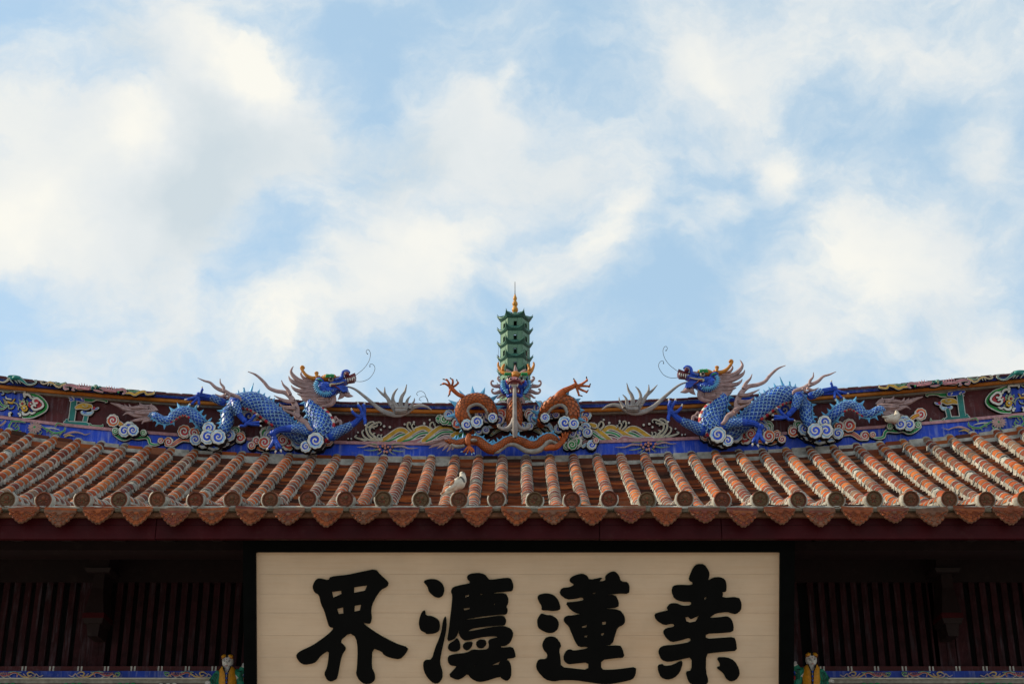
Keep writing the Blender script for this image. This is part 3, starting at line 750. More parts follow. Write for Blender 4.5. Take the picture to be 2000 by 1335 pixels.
    r.done('spray_relief')['kind'] = 'stuff'
    # painted tassel flower on the lower band
    r = Relief(K4, YW-.105)
    for (x, y) in ((355,930),(375,965),(410,925),(440,915),(475,930),(500,965),(525,930),(430,985),(460,990),(440,945)): r.dot(x, y, 14, 'pink_moulding'); r.dot(x, y, 7, 'orange_paint')
    for pp, c in (([(330,930,16),(250,915,18),(180,935,10),(110,935,4)],'pink_moulding'),([(550,930,16),(640,925,18),(720,950,12),(830,945,4)],'pink_moulding'),([(360,960,10),(280,975,12),(190,968,4)],'green'),([(530,970,10),(600,985,12),(670,985,4)],'green'),
                  ([(345,910,8),(300,900,10),(260,900,3)],'green'),([(520,905,8),(590,900,8),(640,905,3)],'green'),([(400,985,8),(370,1010,8),(345,1020,3)],'green'),([(490,985,8),(530,1015,8),(570,1028,3)],'green'),([(430,1000,8),(420,1030,3)],'pink_moulding')):
        r.ribbon(pp, c, edge='cream', ew=.5, black=False)
    r.done('flower_relief')
    # stepped green bracket ornament
    r = Relief(K1, YW-.01)
    r.ribbon([(640,598,26),(625,585,26),(640,572,14)], 'teal', ew=.8)
    r.ribbon([(610,602,26),(700,612,40),(800,618,44),(825,622,30)], 'teal')
    r.ribbon([(692,405,62),(680,500,62),(668,590,62)], 'teal'); r.ribbon([(806,538,46),(798,570,46),(786,625,46)], 'teal')
    r.ribbon([(655,365,30),(720,378,52),(790,388,46)], 'blue_band'); r.ribbon([(660,395,24),(690,392,20)], 'blue_band'); r.ribbon([(680,372,10),(700,385,8),(690,395,6)], 'white_paint', edge=None, black=False, h=.03); r.ribbon([(765,380,10),(775,395,8)], 'white_paint', edge=None, black=False, h=.03)
    r.ribbon([(805,388,44),(860,392,40),(900,385,22),(970,396,20),(1000,402,22),(985,412,10)], 'green'); r.ribbon([(815,632,16),(830,612,16),(850,618,12),(860,632,20),(950,636,18),(960,622,12)], 'green', ew=.8)
    r.ribbon([(720,465,36),(760,452,56),(810,455,64),(850,452,40),(860,465,20)], 'yellow', h=.01); r.ribbon([(780,455,7),(805,468,7),(830,455,6),(810,445,5)], 'cream', edge=None, black=False, h=.045)
    r.dot(880,468,14,'red'); r.ribbon([(865,480,18),(900,475,22),(920,465,14)], 'blue_band'); r.ribbon([(770,508,30),(790,518,34),(840,520,36),(870,500,20)], 'pale_blue'); r.ribbon([(790,508,8),(800,522,7),(815,512,6)], 'blue_band', edge=None, black=False, h=.045)
    r.done('bracket_relief')
    # medallion at the end of the panel
    r = Relief(KM, YW-.012)
    fl = [(-900,470),(850,530),(1000,640),(1110,740),(1160,870),(1100,960),(960,1080),(750,1165),(-900,1000)]
    q = [T_(KM, p) for p in fl]
    flat_shape(r.mb, [(a[0], a[1]) for a in q], lambda x, y, h: r.p(x, y, h), .008, 'blue_band')
    r.ribbon([(690,545,90),(830,600,95),(980,660,105),(1100,760,105),(1165,880,105),(1110,985,105),(950,1080,100),(800,1140,90),(600,1160,70)], 'bright_green', ew=1.6)
    r.ribbon([(390,550,40),(400,505,50),(520,515,40),(620,520,40),(650,545,45),(620,590,40)], 'white_paint', edge=None, h=.02)
    r.ribbon([(640,665,50),(640,620,60),(720,610,60),(780,650,50),(800,700,40),(880,695,30)], 'white_paint', edge=None, h=.02)
    r.ribbon([(270,1130,60),(260,1080,50),(300,1055,40)], 'white_paint', edge=None, h=.02); r.ribbon([(530,1130,60),(530,1090,50),(490,1080,40)], 'white_paint', edge=None, h=.02)
    r.ribbon([(590,1050,50),(620,1100,60),(700,1100,50),(760,1060,40),(830,1080,50),(900,1045,40)], 'white_paint', edge=None, h=.02)
    r.dot(810,865,75,'red',.02); r.dot(810,860,18,'white_paint',.045); r.dot(940,800,70,'red',.022); r.dot(1000,870,80,'red',.024); r.dot(930,940,66,'red',.026)
    r.ribbon([(960,830,40),(900,840,50),(860,790,50),(880,730,50),(960,710,50),(1030,760,45),(1090,820,45),(1110,890,45),(1060,950,45),(1000,975,45),(930,1000,50),(860,980,50),(830,920,50),(870,880,45),(920,900,40)], 'white_paint', edge=None, h=.05)
    for (cx, cy, c, R_) in ((580,830,'cream',26),(635,950,'yellow',26)):
        for i in range(8):
            a = i*pi/4; r.dot(cx+58*cos(a), cy+58*sin(a), R_, c, .01)
        r.dot(cx, cy, 22, 'red' if c == 'cream' else 'white_paint', .02)
    for (x, y) in ((510,740),(600,720),(680,740),(700,790),(740,1000),(520,1010)): r.ribbon([(x,y,30),(x+20,y+50,40),(x+10,y+70,20)], 'green', ew=.6)
    r.ribbon([(350,780,20),(430,820,24),(470,900,24),(465,970,14)], 'green', ew=.6); r.ribbon([(480,890,16),(560,930,14)], 'green', ew=.5)
    r.ribbon([(210,770,40),(260,790,50),(330,790,50),(350,740,30),(380,700,20)], 'yellow', ew=.5, edge=None); r.ribbon([(160,640,20),(180,690,36),(290,710,30)], 'white_paint', edge=None)
    for i in range(4): r.ribbon([(90+12*i,690+42*i,12),(200,780+14*i,16)], 'cream', edge=None)
    r.ribbon([(0,750,50),(60,850,60),(150,880,50),(230,870,30)], 'green', ew=.8); r.ribbon([(-60,940,50),(80,950,50),(180,900,30)], 'green', ew=.8); r.ribbon([(230,880,20),(240,940,24),(330,930,20),(370,870,10)], 'green', ew=.5)
    r.ribbon([(-40,490,40),(100,500,50),(220,530,40),(320,500,14)], 'green', ew=.6); r.ribbon([(90,520,30),(110,580,30),(60,600,20)], 'pale_blue', ew=.5)
    r.done('medallion_relief')
    # leaf and flower painting on the lower band
    r = Relief(K1, YW-.105)
    for i in range(14):
        a = i*2*pi/14; r.ribbon([(330+12*cos(a),648+12*sin(a),8),(330+52*cos(a),648+44*sin(a),16),(330+66*cos(a),648+54*sin(a),5)], 'pink_moulding', edge='cream', ew=.5, black=False)
    r.dot(330,648,14,'green')
    for pp, c in (([(110,600,16),(90,640,18),(130,680,18),(180,660,14),(170,630,8)],'green'),([(240,600,10),(180,590,16),(110,590,14)],'green'),([(200,680,8),(150,700,12),(100,690,6)],'green'),([(400,640,12),(450,670,18),(520,700,18),(600,680,16),(610,650,10)],'green'),([(430,650,8),(500,655,10),(560,670,6)],'white_paint'),
                  ([(600,720,10),(650,700,18),(700,690,16),(760,700,10),(800,715,8),(845,700,3)],'pink_moulding'),([(610,735,10),(650,720,12),(700,730,4)],'yellow'),([(60,590,14),(30,620,14),(-20,640,10)],'pink_moulding'),([(520,640,10),(545,610,12),(600,625,6)],'green'),([(-60,600,16),(-20,590,12),(30,580,6)],'green')):
        r.ribbon(pp, c, edge='cream', ew=.5, black=False)
    for (x,y) in ((440,690),(480,720),(560,720),(150,650),(130,630),(300,720),(370,710)): r.ribbon([(x,y,10),(x+16,y-14,8),(x+26,y-30,3)], 'green', edge='cream', ew=.4, black=False)
    r.done('flower_relief')
    # scrolls and lotus along the cornice
    r = Relief(KM, YW-.225)
    r.ribbon([(910,235,14),(860,240,20),(915,262,30),(880,310,36),(780,345,36),(680,330,44),(600,270,70),(520,210,90)], 'teal', ew=.8)
    r.ribbon([(250,160,90),(380,170,110),(480,180,90)], 'teal', edge=None); r.ribbon([(240,200,60),(150,270,36),(60,285,30),(-60,240,30)], 'cream', ew=.7)
    for x in (290,400,470): r.ribbon([(x-60,200,30),(x,250,24),(x+50,310,10)], 'teal', ew=.6)
    r.ribbon([(1090,262,20),(1035,270,24),(1040,310,26),(1110,330,28),(1180,310,26),(1250,290,44),(1340,320,44),(1400,380,40),(1490,410,40),(1550,370,40),(1640,330,30)], 'yellow', ew=.7)
    for x in (1200,1270,1370): r.ribbon([(x+30,320,20),(x,360,14)], 'cream', ew=.4)
    r.ribbon([(1400,290,20),(1450,340,30),(1550,330,30),(1640,300,20)], 'green', ew=.6)
    r.done('scroll_relief')
    r = Relief(K1, YW-.225)
    r.ribbon([(640,290,14),(610,290,20),(605,265,20),(650,255,26),(700,265,30),(740,285,30),(800,285,26),(850,280,30)], 'pink_paint', ew=.5)
    r.ribbon([(930,275,20),(970,290,24),(1040,310,30),(1100,300,26),(1150,295,24),(1175,320,22),(1150,335,14)], 'pink_paint', ew=.5)
    r.ribbon([(880,300,14),(920,310,18),(960,320,12)], 'pink_paint', ew=.4)
    r.ribbon([(1180,330,14),(1220,330,20),(1260,345,24),(1300,325,24),(1350,315,18),(1370,340,18),(1430,335,16),(1440,315,8)], 'yellow', ew=.5)
    r.ribbon([(1190,300,10),(1240,315,16),(1290,310,10)], 'green', ew=.5); r.dot(1108,322,8,'green'); r.ribbon([(690,285,16),(680,300,14),(700,305,8)], 'pink_paint', ew=.4)
    r.done('scroll_relief')
    lo = MB()
    for (cx, cy, sg) in ((775,268,1),(1025,290,-1)):
        for i in range(6):
            x = cx-60+i*24; hgt = (26,38,42,40,30,22)[i]*(1 if sg > 0 else .9)
            P, R_ = rod(lo, K1, [(x,cy+12+i*2,10),(x,cy-6,9),(x+(-3 if sg>0 else 3),cy-hgt,1.5)], YW-.25, 'pink_paint', 6, .7, 3)
        for i in range(9):
            x = cx-56+i*13; ball(lo, K1, x, cy+8+i*1.5, 9, 9, YW-.27, 'pink_paint', seg=7, rings=5)
    lo.build('lotus_ornament', ridge)
    g = MB(); ball(g, K1, 890, 262, 24, 22, YW-.26, 'teal'); rod(g, K1, [(860,262,8),(850,275,7),(875,292,5)], YW-.26, 'teal', 6); rod(g, K1, [(915,270,9),(935,262,7),(940,280,4)], YW-.26, 'teal', 6)
    rod(g, K1, [(890,265,3),(900,255,3),(888,250,3),(880,262,3),(890,276,3)], YW-.34, 'cream', 5)
    g.build('bud_ornament', ridge)
    g = MB(); ball(g, KM, 395, 165, 100, 66, YW-.25, 'teal', seg=16); g.build('bud_ornament', ridge)
    # painted scrolls on the beam under the windows (right beam is its own repeat)
MIR[0] = False
def beam_scroll(ox, sg):
    r = Relief((ox, 1300, .135*sg if sg < 0 else .135), YB-.052); k = r.k
    class Q: pass
    def T2(p): return (ox+sg*p[0]*.26, 1310.8+p[1]*.26, p[2]*.26)
    global T_; old = T_
    T_ = lambda k_, p: T2(p)
    for pp, c in (([(-5,30,4),(20,40,6),(45,20,6),(60,40,8),(90,48,9),(120,40,8),(140,20,6)],'pink_moulding'),([(60,20,6),(85,6,9),(110,15,9),(100,35,8),(80,30,6)],'yellow'),([(100,44,8),(140,42,10),(175,22,9),(200,8,6)],'yellow'),
                  ([(160,8,6),(185,10,8),(220,6,8),(250,10,6)],'green'),([(190,40,7),(185,18,9),(215,12,10),(250,28,11),(290,36,10),(320,22,9)],'red'),([(300,12,5),(330,30,7),(350,42,5)],'red'),([(340,14,9),(370,12,12),(360,34,9),(340,32,6)],'green'),([(325,40,7),(340,28,8)],'yellow'),
                  ([(30,46,5),(60,50,6),(80,52,4)],'green'),([(235,48,5),(262,34,5)],'white_paint'),([(280,50,4),(300,42,4)],'white_paint')):
        r.ribbon(pp, c, edge='white_paint', ew=.45, black=False)
    for i in range(7): r.ribbon([(255+i*12,24,4),(250+i*12,8,3)], 'red', edge='white_paint', ew=.2, black=False)
    T_ = old
    r.mb.build('scroll_relief', beam)
beam_scroll(138, 1); beam_scroll(420, -1); beam_scroll(84, -1); beam_scroll(-190, 1)
beam_scroll(1641, 1); beam_scroll(1857, -1); beam_scroll(1915, 1); beam_scroll(2140, -1)
r = Relief((0,0,1), YB-.012)
for cx in (15, 145, 1905, 1590, 1960, 330, 250, 1700):
    for (dx, dy, w) in ((-22,8,5),(-14,1,7),(0,3,8),(12,0,7),(22,6,5)): r.dot(cx+dx, 1339+dy*.5, w*.8, 'green' if cx != 330 else 'white_paint')
r.mb.build('bracket_relief', beam)
# clouds round the central dragon
random.seed(5)
cluster(K5, [(0,845,55,'G'),(50,860,60,'G',-1),(105,805,62,'B'),(205,912,66,'O')], [('green',[(-30,840,50),(60,880,60),(120,900,50)])], Y=YW-.06)
cluster(K5, [(440,730,58,'B'),(480,800,70,'B',-1),(560,850,55,'B')], Y=YW-.06)
cluster(K5, [(735,705,78,'B'),(590,808,60,'B'),(720,803,66,'O'),(640,880,60,'B'),(690,870,70,'B',-1)], Y=YW-.1)
cluster(K5, [(315,912,66,'B'),(435,885,72,'B',-1)], Y=YW-.47, deep=-.05)
cluster(K5, [(360,925,90,'B'),(450,990,52,'B'),(540,985,45,'B')], [('pale_blue',[(470,1000,40),(540,990,40),(560,950,36),(620,935,36),(680,925,30)])], Y=YW-.12)
cluster(K5, [(790,932,60,'B'),(950,938,60,'B',-1),(1060,940,45,'B')], Y=YW-.14)
cluster(K5, [(1035,700,78,'B',-1),(1165,715,75,'B'),(1060,798,66,'O'),(1110,850,80,'B'),(1170,830,76,'B',-1)], [('blue_band',[(1000,900,40),(1080,925,50),(1160,900,50),(1220,850,40)])], Y=YW-.1)
cluster(K5, [(1310,795,52,'B'),(1370,800,45,'B',-1)], Y=YW-.05)
cluster(K5, [(1730,800,62,'B'),(1700,865,52,'O')], Y=YW-.05)
cluster(K5, [(1475,890,80,'B'),(1580,908,62,'B',-1)], Y=YW-.47, deep=-.05)
cluster(K5, [(1240,830,56,'B',-1)], Y=YW-.36, deep=-.05)
cluster(K5, [(620,830,58,'B')], Y=YW-.36, deep=-.05)
cluster(K5, [(1520,930,80,'B'),(1400,965,55,'B'),(1500,1000,40,'B')], [('pale_blue',[(1230,910,40),(1290,920,50),(1330,980,44),(1400,1000,40)])], Y=YW-.12)
cluster(K5, [(1720,950,64,'B'),(1640,1015,82,'B',-1),(1560,1030,50,'B'),(1740,1020,60,'B')], [('blue_band',[(1520,1060,40),(1600,1075,50),(1700,1070,50)])], Y=YW-.1)
cluster(K5, [(1595,1115,86,'G'),(1500,1170,48,'G',-1),(1560,1160,60,'G'),(1790,1165,60,'B'),(1840,1120,35,'O')], [('pale_blue',[(1690,1170,36),(1740,1145,40),(1790,1180,50)])], Y=YW-.12)
r = Relief(K5, YW-.02)
for i, c in enumerate(('green','yellow','pale_blue','green','yellow','pale_blue')):
    r.ribbon([(600+i*14,1035-i*16,26),(680+i*10,985-i*22,26),(760,950-i*14,22)], c, ew=.8); r.ribbon([(1230-i*14,1035-i*14,26),(1150-i*8,990-i*18,26),(1060,955-i*12,22)], c, ew=.8)
    r.ribbon([(1290-i*16,1000-i*14,22),(1210-i*8,950-i*14,22)], c, ew=.8)
r.ribbon([(140,1050,60),(220,1000,60),(280,985,55),(330,1000,50)], 'yellow', ew=1.5); r.ribbon([(190,1070,50),(260,1030,50),(330,1020,40)], 'green', ew=1.2)
r.ribbon([(1690,980,60),(1760,920,60),(1830,930,60)], 'yellow', ew=1.5)
r.done('wave_relief')['kind'] = 'stuff'
# ================================================================== dragons
def resample(k, pts, Y, n=10):
    P, R, q = path3(k, pts, Y, n); return P, R
def scale_coat(mb, P, R, flat, w, m_in, m_rim, lo=-2.3, hi=2.3):
    """overlapping plates laid in staggered rows round a tube, free ends towards its tail"""
    # arc-length resampling
    d = [0]
    for i in range(1, len(P)): d.append(d[-1]+(P[i]-P[i-1]).length)
    tot = d[-1]; step = w*.62; row = 0; s = w*.3
    def at(u):
        i = int(np.searchsorted(d, u))-1; i = max(0, min(i, len(P)-2)); f = (u-d[i])/max(1e-9, d[i+1]-d[i])
        return P[i].lerp(P[i+1], f), R[i]*(1-f)+R[i+1]*f, i
    ref = Vector((0,-1,0))
    while s < tot-w*.3:
        c, r, i = at(s); a_, b_ = at(max(0, s-w*.6))[0], at(min(tot, s+w*.6))[0]
        T = (b_-a_).normalized(); A = (ref-T*ref.dot(T)).normalized(); B = T.cross(A)
        n = max(5, int(round(2*pi*r/w))); row += 1; grow = max(0, at(min(tot, s+w))[1]-r)
        sw = 2*pi*r/n
        for j in range(n):
            t = 2*pi*(j+.5*(row % 2))/n; tt = (t+pi) % (2*pi)-pi
            if not lo < tt < hi: continue
            N_ = A*cos(t)+B*sin(t); C_ = B*cos(t)-A*sin(t)
            base = c + A*(r*flat*cos(t)) + B*(r*sin(t))
            L_ = w*1.02; vs = [base+N_*.002]
            for q in (.83, 1.0):
                for e in range(7):
                    a = radians(-90+30*e)
                    vs.append(base + T*(cos(a)*L_*q) + C_*(sin(a)*sw*.54*q) + N_*(.002+grow*q*cos(a)*1.1+.13*w*q*(.35+.65*cos(a)) - abs(sin(a))*sw*.08) + (N_*(-.012*w) if q == 1 else Vector((0,0,0))))
            mb.add(vs[:8], [(0, e, e+1) for e in range(1, 7)], m_in, False)
            mb.add(vs[1:8]+vs[8:15], [(e, e+1, e+8, e+7) for e in range(6)], m_rim, False)
        s += step
def fin(mb, P, R, side, m, h=1.0, gap=.075, lean=.4, lift=.0, every=1, strip=True, big=1.0):
    d = 0; last = -1; vs = []; ref = Vector((0,-1,0)); acc = []; rr = random.Random(len(P))
    for i in range(1, len(P)-1):
        T = (P[i+1]-P[i-1]).normalized(); A = (ref-T*ref.dot(T)).normalized(); B = T.cross(A)*side
        acc.append((P[i]+B*R[i]*.86+A*lift, B, T, A, R[i])); d += (P[i]-P[i-1]).length
        if d-last > gap:
            last = d; e = P[i]+B*R[i]*.85+A*lift; hh = h*(.62+.6*rr.random())*big; wv = gap*.42
            tip = e+B*hh+T*hh*lean*rr.uniform(.2,1.2)
            mb.add([e-T*wv+A*.012, e+T*wv+A*.012, e-T*wv-A*.012, e+T*wv-A*.012, tip, e+A*.02+B*hh*.2], [(0,1,5),(0,5,4),(5,1,4),(2,3,4),(0,2,4),(1,3,4)], m, False)
    if strip:
        vs = []
        for i, (e, B, T, A, r) in enumerate(acc):
            w = .018+.010*abs(sin(i*1.1)); vs += [e+A*.02-B*.01, e+B*w+A*.012, e+B*w-A*.012, e-A*.02-B*.01]
        n = len(acc); mb.add(vs, [(i*4+j, i*4+j+1, i*4+j+5, i*4+j+4) for i in range(n-1) for j in range(3)], m, False)
def belly(mb, P, R, side, ma, mb_, frac=.62, rad=.45, lift=0):
    Q = []; RR = []; ref = Vector((0,-1,0))
    for i in range(len(P)):
        T = (P[min(i+1,len(P)-1)]-P[max(0,i-1)]).normalized(); A = (ref-T*ref.dot(T)).normalized(); B = T.cross(A)*side
        Q.append(P[i]-B*R[i]*frac+A*lift); RR.append(R[i]*rad*(1.08 if i % 2 else .96))
    mb.tube(Q, RR, ma, 10, .9, True, lambda i: ma if (i//2) % 2 else mb_)
def claw(parent, hub, toes, k, Y, m, rt, nail='white_paint', Rh=None, L0=0):
    Y = Y-L0
    h = MB(); ball(h, k, hub[0], hub[1], Rh or rt*1.5, Rh or rt*1.5, Y, m, lift=.01)
    h.build('foot', parent) if parent.name.startswith('leg') else h.build('foot', parent)
    for t in toes:
        c = MB(); q = [(hub[0], hub[1], rt*1.05, .01)]+[(x, y, rt*(1-.22*i), .03+.02*(i % 2)) for i, (x, y) in enumerate(t[:-1])]
        rod(c, k, q+[(t[-1][0]*.35+t[-2][0]*.65, t[-1][1]*.35+t[-2][1]*.65, rt*.62, .04)], Y, m, 9)
        for (x, y) in t[:-1]: ball(c, k, x, y, rt*1.02*.9, rt*.9, Y, m, lift=.035, seg=9, rings=6)
        a, b = t[-2], t[-1]
        rod(c, k, [(a[0]*.5+b[0]*.5, a[1]*.5+b[1]*.5, rt*.6, .045), (a[0]*.2+b[0]*.8, a[1]*.2+b[1]*.8, rt*.48, .05), (b[0], b[1], rt*.1, .04)], Y, nail, 8, n=4)
        c.build('claw', parent)
def leg(dr, k, pts, hub, toes, Y, m, rt, scaly=None, rim='rim_blue', nail='white_paint'):
    l = MB(); P, R = rod(l, k, pts, Y, m, 12, .85, 6); l.ell(P[0], (R[0],R[0]*.85,R[0]), m); l.ell(P[-1], (R[-1]*1.1,R[-1],R[-1]*1.1), m)
    o = l.build('leg', dr)
    # tendons
    t = MB(); n = len(pts)
    for off in (-.5, 0, .5):
        q = []
        for i in range(max(0, n-3), n):
            a = pts[max(0, i-1)]; b = pts[min(n-1, i+1)]; dx, dy = b[0]-a[0], b[1]-a[1]; L_ = math.hypot(dx, dy) or 1
            q.append((pts[i][0]-dy/L_*pts[i][2]*off, pts[i][1]+dx/L_*pts[i][2]*off, pts[i][2]*.16, (pts[i][3] if len(pts[i]) > 3 else 0)+pts[i][2]*.85*k[2]*mpp(Y)*(1-abs(off)*.35)))
        if len(q) > 1: rod(t, k, q, Y, m, 6, n=4)
    t.build('tendons', o, kind='stuff')
    if scaly:
        c = MB(); e = int(len(P)*scaly); scale_coat(c, P[:e], R[:e], .85, .042, 'dragon_blue' if m == 'limb_blue' else 'dragon_orange', rim)
        c.build('leg_scales', o, kind='stuff')
    claw(o, hub, toes, k, Y, m, rt, nail, None, (pts[-1][3] if len(pts[-1]) > 3 else 0)-.01)
    return o
def strands(parent, name, k, lst, Y, m, seg=9, flat=.8, one=False):
    for i, s in enumerate(lst):
        c = MB(); P, R = rod(c, k, s, Y-.006*i, m, seg, flat, 6)
        # combed grooves: two raised veins
        if s[0][2]*k[2] > 4:
            for sg in (-.45, .4):
                q = []
                for j, a in enumerate(s):
                    p0 = s[max(0,j-1)]; p1 = s[min(len(s)-1,j+1)]; dx, dy = p1[0]-p0[0], p1[1]-p0[1]; L_ = math.hypot(dx,dy) or 1
                    q.append((a[0]-dy/L_*a[2]*sg, a[1]+dx/L_*a[2]*sg, a[2]*.2, (a[3] if len(a) > 3 else 0)+a[2]*k[2]*mpp(Y)*flat*.86))
                rod(c, k, q, Y-.006*i, m, 5)
        c.build(name, parent)
YD = YW-.33
def blue_dragon(side):
    MIR[0] = side; sg = -1 if side else 1
    b = T_(K3, (900, 1100, 1))
    dr = thing('dragon_statue', U(b[0], b[1], YD), ('blue ceramic dragon on the ridge with a white pigeon resting below its tail' if side else 'blue ceramic dragon on the ridge, left of the pagoda, with no bird at its tail'), 'dragon statue', 'blue dragons facing each other on the roof ridge')
    # body: neck, belly loop, hump and the column behind it
    c2 = lambda x, y, r, l=0: ((200+x*.15-460)/.17233, (700+y*.15-670)/.17233, r*.15/.17233, l)
    body = [(850,640,62,.0),(862,700,74,0),(905,790,98,0),(965,880,122,0),(985,960,130,0),(950,1040,110,0),(850,1075,92,-.02),(740,1040,86,-.03),(630,975,92,-.02),(530,895,102,0),(430,815,112,0),(320,730,116,0),(210,668,112,0),(100,650,100,-.02),(10,650,88,-.05),
            c2(1700,620,80,-.06),c2(1625,690,78,-.06),c2(1620,790,76,-.05),c2(1600,880,66,-.03),c2(1560,960,60,0),c2(1480,1010,60,-.08),c2(1390,985,56,-.16)]
    P, R = resample(K3, body, YD, 7)
    m = MB(); m.tube(P, R, 'dragon_blue', 18, .9); m.build('body', dr)
    c = MB(); scale_coat(c, P, R, .9, .058, 'dragon_blue', 'rim_blue'); c.build('body_scales', dr, kind='stuff')
    f = MB(); sf = 1 if not side else -1
    i0 = lambda fr: int(len(P)*fr)
    fin(f, P[2:i0(.30)], R[2:i0(.30)], sf, 'fin_blue', .085, .07, .1); fin(f, P[i0(.36):i0(.68)], R[i0(.36):i0(.68)], sf, 'fin_blue', .075, .06, .3); fin(f, P[i0(.68):i0(.95)], R[i0(.68):i0(.95)], sf, 'fin_blue', .075, .07, .2)
    for (x, y, h) in ((95,560,55),(180,560,110)):
        P2, R2 = path3(K3, [(x-12,y+20,22),(x,y-h*.3,16),(x+25 if h > 80 else x,y-h,3 if h > 80 else 10)], YD, 4)[:2]; f.tube(P2, R2, 'fin_blue', 5, .4)
    tail = [c2(1480,990,52,-.02),c2(1390,930,50,-.14),c2(1270,820,60,0),c2(1180,730,62,0),c2(1070,690,62,0),c2(970,725,60,0),c2(880,790,54,0),c2(800,800,50,0),c2(720,760,44,0),c2(650,715,36,-.06),c2(600,705,26,-.10)]
    tail = tail[1:]
    Pt, Rt = resample(K3, tail, YD, 7)
    m = MB(); m.tube(Pt, Rt, 'dragon_blue', 14, .9); m.build('tail', dr)
    c = MB(); scale_coat(c, Pt, Rt, .9, .046, 'dragon_blue', 'rim_blue'); c.build('tail_scales', dr, kind='stuff')
    h = len(Pt)
    fin(f, Pt[:int(h*.55)], Rt[:int(h*.55)], sf, 'fin_blue', .095, .07, .15); fin(f, Pt[int(h*.52):int(h*.92)], Rt[int(h*.52):int(h*.92)], -sf, 'fin_blue', .075, .06, .15)
    fin(f, Pt[2:int(h*.25)], Rt[2:int(h*.25)], -sf, 'fin_blue', .07, .09, .1)
    f.build('spine_fin', dr)
    g = MB(); belly(g, P[2:i0(.26)], R[2:i0(.26)], sf, 'white_paint', 'red', .90, .24, .03)
    g.build('belly_plates', dr)
    g = MB(); belly(g, P[i0(.44):i0(.66)], R[i0(.44):i0(.66)], sf, 'belly_grey', 'red', .88, .25, .03); g.build('belly_plates', dr)
    g = MB(); belly(g, Pt[int(h*.22):int(h*.58)], Rt[int(h*.22):int(h*.58)], sf, 'belly_grey', 'red', .86, .34, .015); g.build('belly_plates', dr)
    # legs
    leg(dr, K3, [(1090,1050,66,.02),(1170,1010,58,.04),(1260,975,46,.06),(1350,930,36,.07),(1420,870,32,.08),(1450,840,34,.08)], (1452,838), [[(1385,835),(1335,800),(1312,745)],[(1432,770),(1398,725),(1388,680)],[(1465,770),(1455,720),(1472,680)],[(1472,890),(1470,920),(1480,955)]], YD, 'limb_blue', 20, .55)
    leg(dr, K3, [(850,1040,62,.10),(770,1020,58,.14),(690,1018,50,.16),(600,1022,42,.17),(520,1035,36,.18),(445,1075,36,.18)], (440,1080), [[(440,1040),(436,1020),(435,1005)],[(420,1150),(395,1190),(352,1225)],[(462,1150),(475,1200),(452,1262)],[(480,1140),(512,1190),(525,1250)]], YD, 'limb_blue', 22, .5)
    leg(dr, K2, [(1740,600,66,.08),(1762,660,60,.10),(1780,720,48,.10),(1812,780,36,.10),(1868,840,34,.10)], (1880,850), [[(1950,800),(1985,760),(2030,730)],[(1985,845),(2035,845),(2080,825)],[(1990,870),(2040,880),(2085,900)],[(1850,885),(1810,890),(1775,905)]], YD, 'limb_blue', 20, .6)
    leg(dr, K2, [(1570,580,50,.04),(1500,550,46,.05),(1430,525,40,.05),(1350,508,34,.06),(1265,495,36,.06)], (1258,492), [[(1290,460),(1308,420),(1308,375)],[(1180,525),(1130,545),(1075,553)],[(1210,560),(1180,600),(1130,622)],[(1262,560),(1265,600),(1250,655)]], YD, 'limb_blue', 19, .55)
    # flames
    fl = [[(700,735,30,.17),(775,735,36,.17)][:0] or [(890,1035,14,.17),(850,1010,24,.17),(815,950,28,.17),(760,915,32,.17),(715,870,36,.17),(715,800,32,.17),(690,740,34,.17),(650,670,30,.17),(580,615,26,.17),(480,595,24,.17),(400,560,20,.17),(340,490,18,.17),(255,415,13,.17),(165,377,4,.17)],
          [(640,640,26,.18),(610,580,20,.18),(565,530,12,.18),(543,478,4,.18)],[(700,790,28,.18),(610,790,24,.18),(555,770,14,.18),(518,735,4,.18)],[(690,710,26,.18),(610,715,24,.18),(540,690,16,.18),(460,650,4,.18)],[(750,890,24,.18),(670,850,18,.18),(590,820,12,.18),(560,790,4,.18)]]
    strands(dr, 'flame', K3, fl, YD, 'pink_grey', 9, .6)
    fl = [[(1830,600,6,.14),(1810,560,20,.14),(1750,535,26,.14),(1680,515,30,.14),(1620,480,30,.14),(1550,455,26,.14),(1490,420,22,.14),(1430,365,17,.14),(1350,340,13,.14),(1267,303,4,.14)],[(1600,490,26,.15),(1605,430,20,.15),(1565,375,12,.15),(1560,315,4,.15)],[(1700,530,20,.15),(1660,560,16,.15),(1640,580,4,.15)],[(1640,520,24,.15),(1570,545,16,.15),(1492,515,4,.15)]]
    strands(dr, 'flame', K2, fl, YD, 'pink_grey', 9, .6)
    fl = [[(1130,900,14,.0),(1180,880,20,.0),(1195,920,18,.0),(1190,970,14,.0),(1160,1000,6,.0)],[(1120,880,12),(1130,835,14),(1150,850,10),(1185,890,10)]]
    strands(dr, 'flame', K3, fl, YD, 'pink_grey', 8, .6)
    # tail tuft
    tt = [[(690,700,44),(600,650,40),(500,640,40),(400,665,44),(300,650,36),(210,610,24),(105,576,5)],[(700,720,40),(600,690,40),(500,690,34),(400,710,26),(330,640,16),(285,592,4)],[(690,690,40),(620,630,30),(520,620,26),(480,570,4)],[(700,690,36),(670,640,26),(635,610,16),(640,585,4)],
          [(600,640,30),(480,630,26),(380,640,20),(345,590,4)],[(690,740,34),(560,740,30),(430,740,26),(330,705,18),(262,740,4)],[(680,760,30),(560,780,28),(450,800,22),(362,812,4)],[(680,780,26),(600,800,24),(540,815,16),(512,850,4)],[(690,710,46),(600,705,46),(500,705,34),(420,700,20)]]
